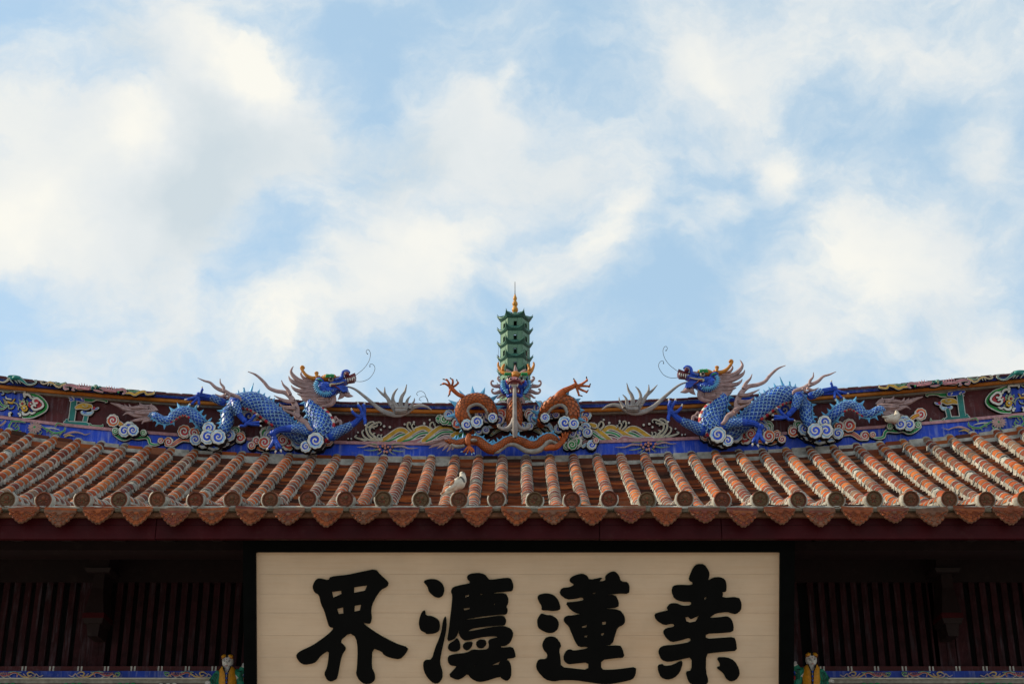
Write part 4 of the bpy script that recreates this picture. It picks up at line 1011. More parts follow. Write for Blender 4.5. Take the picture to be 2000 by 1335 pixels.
    strands(dr, 'tail_tuft', K2, tt, YD+.14, 'pink_grey', 9, .55)
    # ---------------- head
    YH = YD-.06
    hd = MB(); f3 = lambda x, y, h: U(*T_(K3, (x, y, 1))[:2], YH)+Vector((0, -h, 0))
    jaw = [(940,500),(960,470),(1010,455),(1060,465),(1120,450),(1170,430),(1205,415),(1240,430),(1270,440),(1230,458),(1190,470),(1150,480),(1120,490),(1110,510),(1160,505),(1200,500),(1240,500),(1275,515),(1282,540),(1268,565),(1225,572),(1190,545),(1160,540),(1135,560),(1115,595),(1065,625),(1000,620),(950,580),(935,540)]
    flat_shape(hd, jaw, f3, .16, 'limb_blue', lift=-.09)
    for (x, y, rx, ry, l) in ((1000,530,62,80,.05),(1060,560,60,58,.05),(1030,500,70,45,.06),(1110,470,50,25,.05),(1235,535,44,32,.02),(1190,530,40,20,.02),(1160,460,44,20,.05),(1120,560,26,36,.03)):
        ball(hd, K3, x, y, rx, ry, YH, 'limb_blue', lift=l)
    head = hd.build('head', dr)
    sn = MB(); flat_shape(sn, [(1130,455),(1180,425),(1230,400),(1300,375),(1358,350),(1366,375),(1362,405),(1345,432),(1290,440),(1240,446),(1180,462),(1130,470)], f3, .11, 'dark_red', lift=-.06)
    rod(sn, K3, [(1120,420,20,.05),(1160,410,22,.05),(1200,405,20,.05),(1230,400,16,.05)], YH, 'pink_grey', 9); sn.build('upper_lip', head)
    ns = MB(); rod(ns, K3, [(1130,440,18,.07),(1180,430,20,.07),(1212,405,20,.07),(1218,370,20,.07),(1235,345,22,.06),(1268,338,22,.06),(1295,355,18,.06)], YH, 'limb_blue', 10)
    ball(ns, K3, 1258, 362, 40, 34, YH, 'limb_blue', lift=.05); ns.build('nostril', head)
    ns = MB(); ball(ns, K3, 1272, 378, 26, 22, YH, 'dark_red', lift=.085); rod(ns, K3, [(1240,400,5,.10),(1245,375,5,.11),(1262,358,5,.115),(1290,362,5,.10)], YH, 'whisker_grey', 6); ns.build('nostril_rim', head)
    th = MB()
    for (x, y, h_) in ((1205,448,10),(1228,444,22),(1250,438,12),(1275,434,26),(1300,432,12),(1325,425,18),(1345,415,10)):
        rod(th, K3, [(x,y-20,9,.05),(x+4,y+h_*.3,7,.055),(x+4,y+h_,1,.05)], YH, 'white_paint', 6, n=3)
    for (x, y, h_) in ((1240,505,30),(1210,508,12),(1180,508,12)): rod(th, K3, [(x,y,8,.05),(x+3,y-h_*.5,6,.055),(x+10,y-h_,1,.05)], YH, 'white_paint' if h_ < 20 else 'dark_red', 6, n=3)
    th.build('teeth', head, kind='stuff')
    rod(ns := MB(), K3, [(1090,520,10,.10),(1078,505,10,.10),(1090,495,9,.10),(1130,490,8,.09),(1170,482,6,.08),(1230,462,5,.07)], YH, 'cream', 7); rod(ns, K3, [(1095,515,9,.10),(1130,505,9,.09),(1145,520,8,.08),(1190,540,5,.07)], YH, 'dark_red', 7); ns.build('gum', head)
    # forehead, eye, ear
    fo = MB(); ball(fo, K3, 1055, 408, 92, 46, YH, 'horn_orange', depth=70, lift=.03); ball(fo, K3, 1110, 400, 40, 30, YH, 'horn_orange', lift=.06); ball(fo, K3, 985, 420, 40, 30, YH, 'horn_orange', lift=.03); fo.build('forehead', head)
    br = MB()
    for i in range(6): rod(br, K3, [(1035+i*18,425-3*(i%2),10,.115),(1045+i*15,400,9,.125),(1050+i*16,382+4*(i%3),2,.11)], YH, 'green', 6, n=3)
    br.build('eyebrow', head)
    ey = MB(); ball(ey, K3, 1092, 442, 32, 30, YH, 'whisker_grey', lift=.09); ball(ey, K3, 1094, 442, 16, 15, YH, 'line_black', lift=.125); ball(ey, K3, 1090, 436, 5, 5, YH, 'white_paint', lift=.155); ey.build('eye', head)
    ea = MB(); rod(ea, K3, [(910,425,8,.05),(950,430,24,.07),(990,455,22,.08),(1005,470,8,.08)], YH, 'limb_blue', 9, .6); rod(ea, K3, [(930,432,4,.085),(965,442,11,.10),(992,458,5,.10)], YH, 'green', 8, .5); ea.build('ear', head)
    for (pp) in ([(960,400,30,.02),(900,405,26,.02),(850,395,22,.02),(800,365,19,.02),(765,320,17,.02),(748,285,17,.02),(760,272,17,.02),(775,285,15,.02),(770,300,10,.02)], [(930,405,20,.05),(925,375,20,.05),(922,352,24,.05)]):
        ho = MB(); rod(ho, K3, pp, YH, 'horn_orange', 11); 
        if len(pp) < 5: ball(ho, K3, 924, 352, 25, 18, YH, 'horn_orange', lift=.05)
        ho.build('horn', head)
    # mane
    mn = [[(1000,420,40),(900,425,36),(830,415,24),(770,390,18),(742,350,12),(748,322,4)],[(980,460,46),(880,450,44),(800,450,38),(720,425,32),(660,375,25),(630,325,17),(640,285,10),(658,260,3)],[(980,500,48),(870,500,46),(780,490,36),(700,465,28),(640,430,22),(612,400,12),(603,372,4)],
          [(980,540,46),(860,540,42),(780,545,32),(700,535,24),(650,505,14),(630,475,4)],[(980,580,44),(880,585,38),(800,590,30),(740,585,18),(700,572,5)],[(1020,620,40),(920,625,38),(830,630,30),(770,625,18),(742,605,5)],[(1080,600,36),(1050,650,44),(980,670,42),(890,665,34),(810,655,20),(760,640,6)],
          [(1110,600,30),(1110,650,34),(1080,690,30),(1020,705,26),(960,705,10)],[(1060,640,40),(1000,650,40),(930,650,36)]]
    strands(head, 'mane_lock', K3, mn, YH+.05, 'pink_grey', 10, .7)
    fr = MB()
    for i in range(17):
        a = radians(200-i*9.3) if False else None
        t = i/16; x = 925+t*0; 
        ang = radians(215-150*t-0); cx, cy = 1020, 525
        x0, y0 = cx+78*cos(ang)*1.0, cy-82*sin(ang)*-1.0 if False else cy-82*sin(ang)
    pts = [(905,452),(890,475),(884,500),(888,528),(896,553),(908,576),(924,596),(944,612),(966,622),(990,630),(1014,634),(1038,634),(1060,630),(1082,622),(1102,608)]
    for (x, y) in pts:
        dx, dy = 1030-x, 530-y; L_ = math.hypot(dx, dy); rod(fr, K3, [(x,y,2,.08),(x+dx/L_*28,y+dy/L_*28,10,.10),(x+dx/L_*56,y+dy/L_*56,9,.10)], YH, 'rim_blue' if 0 else 'fin_blue', 7, n=3)
    fr.build('cheek_fringe', head)
    kn = MB()
    for (x, y, q) in ((968,525,24),(1015,577,19),(1064,577,18),(1106,565,15),(1000,490,16),(1060,492,15),(1245,528,14),(1150,440,9),(1170,435,8)):
        ball(kn, K3, x, y, q, q, YH, 'rim_blue', lift=.10 if x < 1200 else .05, seg=10, rings=6); ball(kn, K3, x, y, q*.66, q*.66, YH, 'limb_blue', lift=(.10 if x < 1200 else .05)+q*.0005+.006, seg=8, rings=6)
    kn.build('knobs', head, kind='stuff')
    bd = MB()
    for pp in ([(1215,570,34),(1200,600,30),(1160,638,3)],[(1240,570,34),(1280,590,28),(1335,602,3)],[(1240,560,26),(1275,570,20),(1295,560,4)]): rod(bd, K3, pp, YH, 'pink_grey', 8, .7)
    bd.build('beard', head)
    for pp in ([(1362,362,3),(1450,290,3),(1508,210,3),(1530,130,3),(1518,85,3),(1497,72,3),(1482,88,3),(1484,110,3),(1498,118,3.5)],[(1355,432,3),(1440,432,3),(1520,395,3),(1572,320,3),(1578,270,3),(1552,237,3),(1525,240,3),(1525,262,3.5)]):
        wr = MB(); rod(wr, K3, pp, YH, 'iron', 5); q = pp[-1]; ball(wr, K3, q[0]-2, q[1]+2, 7, 7, YH, 'iron', seg=7, rings=5); wr.build('whisker_wire', head)
    wh = [[(-30,228,10,.05),(30,236,12,.05),(100,268,15,.05),(200,345,19,.05),(300,430,23,.05),(380,495,27,.05),(480,545,32,.05),(590,560,34,.05),(680,525,42,.05),(770,475,28,.05),(850,452,22,.05),(930,465,15,.05),(992,500,4,.05)],
          [(560,500,34,.06),(500,425,24,.06),(465,365,20,.06),(400,310,15,.06),(336,243,4,.06)],[(520,450,24,.06),(475,370,20,.06),(440,310,15,.06),(437,236,4,.06)],[(600,500,34,.06),(540,410,24,.06),(535,350,18,.06),(560,290,13,.06),(594,250,4,.06)],
          [(640,510,36,.06),(625,430,28,.06),(640,350,22,.06),(675,290,15,.06),(697,205,4,.06)],[(690,500,30,.06),(695,430,22,.06),(710,380,14,.06),(745,338,4,.06)],[(730,490,26,.06),(760,440,16,.06),(785,400,10,.06),(788,366,4,.06)],[(560,500,50,.04),(640,500,50,.04),(700,490,40,.04)]]
    strands(dr, 'long_beard', K4, wh, YD, 'whisker_grey', 9, .55)
    MIR[0] = False
    return dr
blue_dragon(False); blue_dragon(True)

# thin wire curls on the ridge
wr = MB(); MIR[0] = False
for pp in ([(942,395,3),(925,340,3),(905,290,3),(870,265,3),(830,270,3),(810,295,3),(825,318,3)],[(950,395,3),(935,350,3),(900,325,3),(860,335,3),(840,360,3),(865,378,3)]): rod(wr, K4, pp, YD, 'iron', 5)
wr.build('wire_curl', ridge)

# ---------------- central dragon, facing the front
YC = YW-.36
dr = thing('dragon_statue', U(1004, 860, YC), 'orange scaled ceramic dragon facing the front with a tongue hanging down, below the green pagoda', 'dragon statue')
def ocoil(name, k, pts, Y, w, fins=None, bel=None, flat=.9, n=7):
    P, R = resample(k, pts, Y, n); m = MB(); m.tube(P, R, 'dragon_orange', 16, flat); o = m.build(name, dr)
    c = MB(); scale_coat(c, P, R, flat, w, 'dragon_orange', 'rim_orange'); c.build('coil_scales', o, kind='stuff')
    if fins:
        for (a, b, s, h, g) in fins:
            f = MB(); fin(f, P[int(len(P)*a):int(len(P)*b)], R[int(len(P)*a):int(len(P)*b)], s, 'fin_blue', h, g, .2); f.build('spine_fin', o)
    if bel:
        g = MB(); a, b, s, fr_, rd = bel; belly(g, P[int(len(P)*a):int(len(P)*b)], R[int(len(P)*a):int(len(P)*b)], s, 'belly_grey', 'belly_grey', fr_, rd, .025); g.build('belly_plates', o)
    return o
ocoil('coil', K5, [(360,950,50,-.2),(300,870,74,-.02),(255,780,78,0),(265,700,78,0),(320,640,78,0),(410,608,76,0),(500,620,76,0),(570,670,70,-.02),(610,740,62,-.04),(640,830,46,-.22)], YC, .05, [(.06,.95,-1,.12,.085)], (.0,.95,-1,.80,.36))
ocoil('coil', K5, [(1190,850,44,-.2),(1215,780,52,-.06),(1260,700,62,-.02),(1340,640,70,0),(1440,620,76,0),(1530,660,84,0),(1570,740,84,0),(1560,830,70,0),(1500,920,50,-.22)], YC, .06, [(.05,.35,-1,.12,.085),(.52,.97,-1,.12,.085)], (.05,.9,-1,.76,.40))
ocoil('neck', K5, [(882,600,70,-.02),(878,680,84,0),(876,760,96,0),(876,830,96,0),(878,900,80,-.03)], YC+.02, .05)
ocoil('coil', K5, [(60,1085,22,.02),(110,1105,32,.02),(190,1128,38,.02),(280,1115,44,.02),(370,1092,48,.02),(450,1105,52,.02),(530,1165,54,.02),(610,1205,54,.02),(700,1170,52,.02),(790,1110,50,.02),(880,1090,50,.02),(970,1115,52,.02),(1060,1155,52,.02),(1150,1145,50,.02),(1220,1090,48,.02),(1290,1060,46,.02),(1350,1085,42,.02),(1380,1130,34,0)], YC-.02, .036, [(.04,.98,-1,.075,.06)], None)
P, R = resample(K5, [(130,1150,22,.03),(200,1172,24,.03),(290,1160,22,.03)], YC-.02, 6)
g = MB(); g.tube(P, [r*(1.08 if i % 2 else .94) for i, r in enumerate(R)], 'belly_grey', 10)
P, R = resample(K5, [(610,1245,14,.03),(680,1230,24,.03),(740,1185,26,.03),(800,1150,26,.03),(880,1150,26,.03),(940,1180,28,.03),(1010,1220,30,.03),(1090,1232,32,.03),(1170,1215,32,.03),(1230,1170,32,.03),(1270,1125,30,.03),(1320,1110,28,.03),(1370,1130,22,.03),(1400,1160,14,.03)], YC-.02, 5)
g.tube(P, [r*(1.08 if i % 2 else .94) for i, r in enumerate(R)], 'belly_grey', 10)
ball(g, K5, 395, 1120, 46, 20, YC, 'belly_grey', lift=.1); g.build('belly_plates', dr)
leg(dr, K5, [(330,620,30,-.05),(270,575,28,0),(210,550,26,.02),(160,510,26,.03),(128,475,28,.03)], (126,472), [[(80,440),(40,432),(-5,452)],[(105,425),(80,388),(25,380)],[(148,425),(148,390),(112,362)],[(180,450),(212,425),(190,378)],[(115,520),(110,555),(92,590)]], YC, 'dragon_orange', 14, None, nail='iron')
leg(dr, K5, [(1365,655,62,.0),(1405,575,50,.04),(1460,525,40,.05),(1530,490,32,.05),(1600,455,30,.05)], (1606,452), [[(1605,425),(1590,400),(1575,368)],[(1680,430),(1735,395),(1728,345)],[(1690,455),(1760,465),(1780,430)],[(1670,500),(1730,530),(1755,508)],[(1625,510),(1640,565),(1685,585)]], YC, 'dragon_orange', 15, None, nail='iron')
leg(dr, K5, [(340,1060,30,.08),(330,1110,34,.10),(335,1160,30,.11)], (338,1160), [[(310,1200),(285,1235),(240,1240)],[(335,1210),(320,1245),(300,1278)],[(360,1210),(372,1240),(375,1280)],[(380,1200),(395,1230),(402,1268)]], YC, 'dragon_orange', 14, None, nail='pale_blue')
leg(dr, K5, [(1250,1215,26,.08),(1300,1205,38,.10),(1360,1205,38,.11),(1410,1170,32,.11),(1450,1120,30,.11)], (1455,1115), [[(1430,1090),(1420,1070),(1400,1060)],[(1455,1060),(1450,1035),(1438,1015)],[(1475,1050),(1480,1025),(1480,1005)],[(1495,1060),(1505,1035),(1515,1012)]], YC, 'dragon_orange', 14, None, nail='dragon_orange')
strands(dr, 'tail_tuft', K4, [[(1180,850,26),(1100,850,26),(1010,868,22),(930,880,16),(845,880,4)],[(1180,860,24),(1100,885,22),(1030,905,18),(955,935,4)],[(1185,870,22),(1130,900,20),(1090,920,14),(1052,942,4)],[(1195,890,22),(1160,920,18),(1115,968,4)],[(1220,900,20),(1200,940,16),(1170,978,4)],[(1240,910,18),(1240,940,14),(1225,960,4)],
          [(1180,835,22),(1130,820,18),(1080,840,14),(1000,850,4)],[(1210,830,20),(1200,800,14),(1150,800,4)]], YC-.02, 'pink_grey', 8, .6)
# head (sheet KH)
YH = YC-.12
hd = MB()
ball(hd, KH, 870, 860, 330, 250, YH, 'limb_blue', depth=240); ball(hd, KH, 620, 900, 130, 200, YH, 'limb_blue', depth=150, lift=.02); ball(hd, KH, 1130, 900, 130, 200, YH, 'limb_blue', depth=150, lift=.02)
rod(hd, KH, [(700,1000,36,.1),(690,1100,40,.1),(700,1190,44,.1),(760,1180,46,.12),(870,1165,46,.14),(980,1180,46,.12),(1035,1200,44,.1),(1050,1100,40,.1),(1045,1000,36,.1)], YH, 'limb_blue', 10)
head = hd.build('head', dr)
q = MB(); ball(q, KH, 870, 1070, 160, 140, YH, 'dark_red', depth=120, lift=.105); q.build('mouth', head)
q = MB(); ball(q, KH, 870, 850, 150, 110, YH, 'pink_paint', depth=170, lift=.16); ball(q, KH, 870, 800, 100, 75, YH, 'pink_paint', depth=120, lift=.16)
for x in (770, 940): ball(q, KH, x, 865, 60, 55, YH, 'pink_paint', depth=60, lift=.24)
q.build('snout', head)
q = MB(); rod(q, KH, [(690,970,24,.22),(760,925,38,.26),(870,915,44,.28),(980,925,38,.26),(1050,975,24,.22)], YH, 'dark_red', 10)
for x in (768, 938): ball(q, KH, x, 868, 26, 24, YH, 'line_black', lift=.275, seg=9, rings=6)
q.build('upper_lip', head)
q = MB()
for i in range(7): rod(q, KH, [(790+i*26,975,14,.22),(790+i*26,1000,13,.225),(790+i*26,1022,9,.22)], YH, 'white_paint', 6, n=2)
for (x, h_) in ((745,90),(950,75)): rod(q, KH, [(x,970,22,.23),(x-4,1010,16,.235),(x-10,970+h_,3,.225)], YH, 'white_paint', 7, n=3)
for (x, h_) in ((770,70),(965,70)): rod(q, KH, [(x,1150,14,.2),(x,1120,10,.2),(x-6,1150-h_,3,.2)], YH, 'white_paint', 7, n=3)
q.build('teeth', head, kind='stuff')
q = MB(); ball(q, KH, 890, 650, 130, 95, YH, 'horn_orange', depth=120, lift=.13); ball(q, KH, 880, 700, 90, 60, YH, 'horn_orange', depth=110, lift=.16); q.build('forehead', head)
for sg in (-1, 1):
    X = lambda x: 905+sg*(x-905) if sg < 0 else x
    mx = lambda pp: [((1810-a[0]) if sg > 0 else a[0],)+tuple(a[1:]) for a in pp]
    for pp in ([(780,650,58,.14),(680,625,56,.12),(580,580,54,.10),(510,510,48,.08),(460,420,38,.07),(440,340,30,.07),(450,285,22,.07)], [(560,520,50,.10),(560,450,40,.10),(590,380,30,.10),(600,355,22,.10)]):
        h_ = MB(); rod(h_, KH, mx(pp), YH, 'horn_orange', 10); h_.build('horn', head)
    e = MB(); x = 720 if sg < 0 else 1050
    ball(e, KH, x, 790, 80, 70, YH, 'orange_paint' if 0 else 'red', lift=.10); ball(e, KH, x, 788, 62, 62, YH, 'white_paint', lift=.135); ball(e, KH, x, 788, 38, 42, YH, 'line_black', lift=.19); ball(e, KH, x-10, 775, 10, 10, YH, 'white_paint', lift=.235, seg=7, rings=5); e.build('eye', head)
    e = MB()
    for i in range(6): rod(e, KH, mx([(620+i*28,720,26,.20),(628+i*26,680,20,.22),(622+i*30,645+8*(i%2),4,.2)]), YH, 'green', 7, n=3)
    e.build('eyebrow', head)
    e = MB()
    for (x, y, l) in ((500,810,120),(490,860,120),(490,910,130),(500,960,120),(530,1010,120),(570,1060,110),(610,1110,90)):
        rod(e, KH, mx([(x,y,6,.12),(x+l*.5,y+12,28,.14),(x+l,y+20,24,.13)]), YH, 'fin_blue', 7, n=3)
    e.build('cheek_fringe', head)
    e = MB()
    for (x, y) in ((610,760),(590,915),(620,965),(610,850),(660,1000)): ball(e, KH, X(x) if sg < 0 else 1810-x, y, 32, 30, YH, 'rim_blue', lift=.16, seg=9, rings=6); ball(e, KH, X(x) if sg < 0 else 1810-x, y, 18, 17, YH, 'limb_blue', lift=.185, seg=8, rings=5)
    e.build('knobs', head, kind='stuff')
    strands(head, 'mane_lock', KH, [mx(a) for a in ([(560,860,60),(460,850,56),(380,855,48),(310,845,36),(262,800,28),(258,745,25),(285,712,25),(318,725,24)],[(560,960,60),(470,1000,52),(390,1030,44),(320,1030,34),(275,985,27),(285,935,24),(318,930,24)],[(620,1060,44),(550,1070,40),(490,1110,34),(440,1150,26),(400,1150,20)],
            [(560,740,50),(500,720,44),(450,680,36),(430,640,26),(455,610,22),(480,620,18)],[(660,1100,34),(600,1120,30),(560,1160,22),(520,1160,12)])], YH+.05, 'pink_grey', 9, .9)
    strands(head, 'crest', KH, [mx(a) for a in ([(800,590,52,.05),(740,530,50,.05),(680,480,34,.05),(645,445,8,.05)],)], YH, 'pink_grey', 8, .5)
    strands(head, 'beard', KH, [mx([(800,1180,46,.1),(760,1240,52,.1),(710,1310,44,.1),(700,1380,20,.1)])], YH, 'pink_grey', 8, .7)
    w = MB(); rod(w, KH, ([(450,620,5),(448,500,5),(446,300,5),(446,100,5),(447,-120,4),(448,-230,2)] if sg < 0 else [(1215,640,5),(1240,480,6),(1200,250,6),(1190,60,6),(1205,-60,6),(1240,-100,5),(1250,-40,5),(1235,10,5)]), YH, 'iron', 6)
    if sg < 0: ball(w, KH, 446, 80, 16, 30, YH, 'iron', seg=8, rings=6)
    w.build('whisker_wire', head)
strands(head, 'crest', KH, [[(900,590,56,.08),(895,500,52,.08),(885,420,28,.08),(882,355,6,.08)]], YH, 'pink_grey', 8, .5)
tg = MB(); rod(tg, KH, [(868,1010,50,.2),(868,1200,50,.26),(870,1500,54,.26),(872,1800,58,.26),(874,2000,64,.26),(880,2200,70,.24),(880,2330,60,.22)], YH, 'whisker_grey', 10, .7)
tg.build('tongue', head)
for sg in (-1, 1):
    t = MB(); rod(t, K5, [(876+sg*6,880,22,.18),(876+sg*22,950,30,.18),(876+sg*70,1000,26,.18),(876+sg*130,1010,22,.18),(876+sg*175,990,19,.18),(876+sg*183,965,22,.18)], YH, 'whisker_grey', 9, .8); t.build('tongue_curl', head)
t = MB(); ball(t, K5, 872, 1030, 40, 26, YH, 'whisker_grey', lift=.18); t.build('tongue_tip', head)
MIR[0] = False
# ================================================================== pagoda
YP = YW+.12; sP = mpp(YP)
base = U(1006, 745, YP)
pg = thing('pagoda', base, 'small green six sided pagoda with gold gourd finial rising behind the central dragon head', 'pagoda')
ax = base.x
RW = 27.5*sP/cos(radians(30))*cos(radians(30)); RWc = 28.5*sP   # corner radius of the wall
def hexpt(a, r): return Vector((ax+r*cos(a), YP+r*sin(a), 0))
HA = [radians(240+60*i) for i in range(6)]   # first side faces the front
tiers = [(613.5+3, 641.5), (641.5, 668.5), (668.5, 695.5), (695.5, 722.5), (722.5, 750), (750,776)]
def zP(y): return U(1006, y, YP-.12).z
for ti, (yt, yb) in enumerate(tiers):
    z1 = zP(yt+6); z0 = zP(yb+5); r = RWc*(1+.012*ti)
    for s in range(6):
        w = MB(); a = hexpt(HA[s], r); b = hexpt(HA[(s+1)%6], r); inn = .86
        ai = hexpt(HA[s], r*inn); bi = hexpt(HA[(s+1)%6], r*inn)
        zw0 = z0+(z1-z0)*.30; zw1 = z0+(z1-z0)*.72
        cols = (0, .40, .62, 1)
        def pt(u, z, q=0):
            A, B = (ai, bi) if q else (a, b); p = A.lerp(B, u); return Vector((p.x, p.y, z))
        zs = (z0, zw0, zw1, z1)
        for i in range(3):
            for j in range(3):
                if i == 1 and j == 1: continue
                w.add([pt(cols[i],zs[j]),pt(cols[i+1],zs[j]),pt(cols[i+1],zs[j+1]),pt(cols[i],zs[j+1])], [(0,1,2,3)], 'pagoda_wall', False)
        w.add([pt(.4,zw0),pt(.62,zw0),pt(.62,zw1),pt(.4,zw1),pt(.4,zw0,1),pt(.62,zw0,1),pt(.62,zw1,1),pt(.4,zw1,1)], [(0,1,5,4),(1,2,6,5),(2,3,7,6),(3,0,4,7)], 'line_black', False)
        # raised rails of each panel
        nrm = ((a+b)/2-Vector((ax,YP,0))); nrm.z = 0; nrm.normalize()
        def rail(u0, u1, za, zb, m='pagoda_trim', t=.003):
            p = [pt(u0,za),pt(u1,za),pt(u1,zb),pt(u0,zb)]; w.add([q+nrm*t for q in p]+p, [(0,1,2,3),(0,1,5,4),(1,2,6,5),(2,3,7,6),(3,0,4,7)], m, False)
        rail(0,.03,z0,z1,'pagoda_wall',.004); rail(.97,1,z0,z1,'pagoda_wall',.004); rail(.655,.67,z0,z1); rail(.0,.66,z0+(z1-z0)*.22,z0+(z1-z0)*.235); rail(.37,.385,zw0,zw1,'pagoda_wall',.005); rail(.635,.65,zw0,zw1,'pagoda_wall',.005)
        w.build('wall_panel', pg)
    # swept roof of the tier
    e = MB(); zt = zP(yt+1); n = 9
    def ringpts(r, z, lift, flare):
        out = []
        for s in range(6):
            for i in range(n-1):
                u = i/(n-1); t = abs(2*u-1); A = hexpt(HA[s], r*(1+flare*t**4)); B = hexpt(HA[(s+1)%6], r*(1+flare*t**4)); p = A.lerp(B, u); out.append(Vector((p.x, p.y, z+lift*t**2.4)))
        return out
    top = ti == 0
    rin = .05 if top else RWc*1.0
    rs = [ringpts(rin if not top else RWc*.35, zt+(.035 if not top else .075), 0, 0), ringpts(RWc*.75 if top else RWc*1.04, zt+(.035 if top else .022), .012, 0), ringpts(RWc*1.16, zt+.0, .058, .11), ringpts(RWc*1.165, zt-.010, .058, .11), ringpts(RWc*1.06, zt-.035, .012, .01), ringpts(RWc*.98, zt-.042, 0, 0)]
    N_ = len(rs[0])
    for j in range(5):
        e.add(rs[j]+rs[j+1], [(i, (i+1)%N_, N_+(i+1)%N_, N_+i) for i in range(N_)], 'pagoda_trim' if j in (1, 2) and j == 2 else 'pagoda_roof', j != 2)
    for s in range(6):
        c0 = hexpt(HA[s], RWc*(.4 if top else 1.0)); c1 = hexpt(HA[s], RWc*1.14); c2 = hexpt(HA[s], RWc*1.27)
        e.tube([Vector((c0.x,c0.y,zt+(.075 if top else .034))),Vector((c1.x,c1.y,zt+.042)),Vector((c2.x,c2.y,zt+.078))], [.006,.007,.003], 'pagoda_trim', 6)
    e.build('tier_roof', pg)
fz = MB(); zz = lambda y: U(1006, y, YP).z - .01
fz.tube([Vector((ax,YP,zz(614))),Vector((ax,YP,zz(609)))], [.05,.03], 'pagoda_trim', 6); fz.build('finial_base', pg)
fz = MB(); prof_ = [(610,3),(608,5),(605.5,6.2),(602.5,6.4),(599.5,5.2),(597.5,3.4),(595.5,4.8),(592.5,5.8),(589.5,5.2),(587,3.2),(585.5,2.8),(583.5,3.7),(581,4.1),(578.5,3.2),(575.5,1.8),(572,.9)]
fz.tube([Vector((ax,YP,zz(y))) for y, r in prof_], [r*sP for y, r in prof_], 'gold', 18); fz.build('finial', pg)
fz = MB(); fz.tube([Vector((ax,YP,zz(573))),Vector((ax,YP,zz(562))),Vector((ax,YP,zz(549)))], [.0058,.0045,.0035], 'iron', 7); fz.build('spire_rod', pg)

# ================================================================== name plaque
LEAN = radians(25); PO = U(1011, 1077, 11.83); PN = Vector((0, -cos(LEAN), -sin(LEAN)))
UV_ = Vector((0, sin(LEAN), -cos(LEAN)))     # down the board
def PP(px, py, h=0):
    d = pxdir(px, py); c = Vector((0,0,CAMZ)); t = (PO-c).dot(PN)/d.dot(PN); return c+d*t+PN*h
pl = thing('name_plaque', PO, 'wide pale wooden name board with four black carved characters hung under the eave', 'plaque')
tl, tr_ = PP(502,1077), PP(1521,1077)
def board(u0, u1, v0, v1, h0, h1, m, bev=.003):
    """u: metres from the board's left edge, v: metres down"""
    b = MB(); o = tl; X = Vector((1,0,0)); ps = [o+X*u+UV_*v+PN*h for h in (h0,h1) for (u,v) in ((u0,v0),(u1,v0),(u1,v1),(u0,v1))]
    b.add(ps, [(0,1,2,3),(4,5,6,7),(0,1,5,4),(1,2,6,5),(2,3,7,6),(3,0,4,7)], m, False); return b
WP = tr_.x-tl.x
vy = lambda y: (PP(1011,y)-PO).dot(UV_)
ys_ = [1077,1121,1159,1196,1240,1282,1321,1362,1402]
for i in range(len(ys_)-1):
    board(.0, WP, vy(ys_[i])+.0006, vy(ys_[i+1])-.0006, -.02, .0+(.0004 if i % 2 else 0), 'panel_wood').build('plank', pl)
board(0, WP, 0, vy(1402), -.03, -.021, 'panel_wood').build('backing', pl)
vb = vy(1402)
for args in ((-.105, WP+.12, -.14, -.004, -.04, .05), (-.105, -.004, -.004, vb, -.04, .05), (WP+.004, WP+.12, -.004, vb, -.04, .05), (-.105, WP+.12, vb, vb+.12, -.04, .05)):
    board(*args, 'frame_black').build('frame', pl)
for args in ((-.003, WP+.003, -.004, .003, .0, .012), (-.003, .003, .006, vb, .0, .012), (WP-.003, WP+.003, .006, vb, .0, .012)):
    board(*args, 'glyph_edge' if 0 else 'panel_wood').build('inner_edge', pl)
G1 = (480,1050,.27); G2 = (1000,1050,.28)
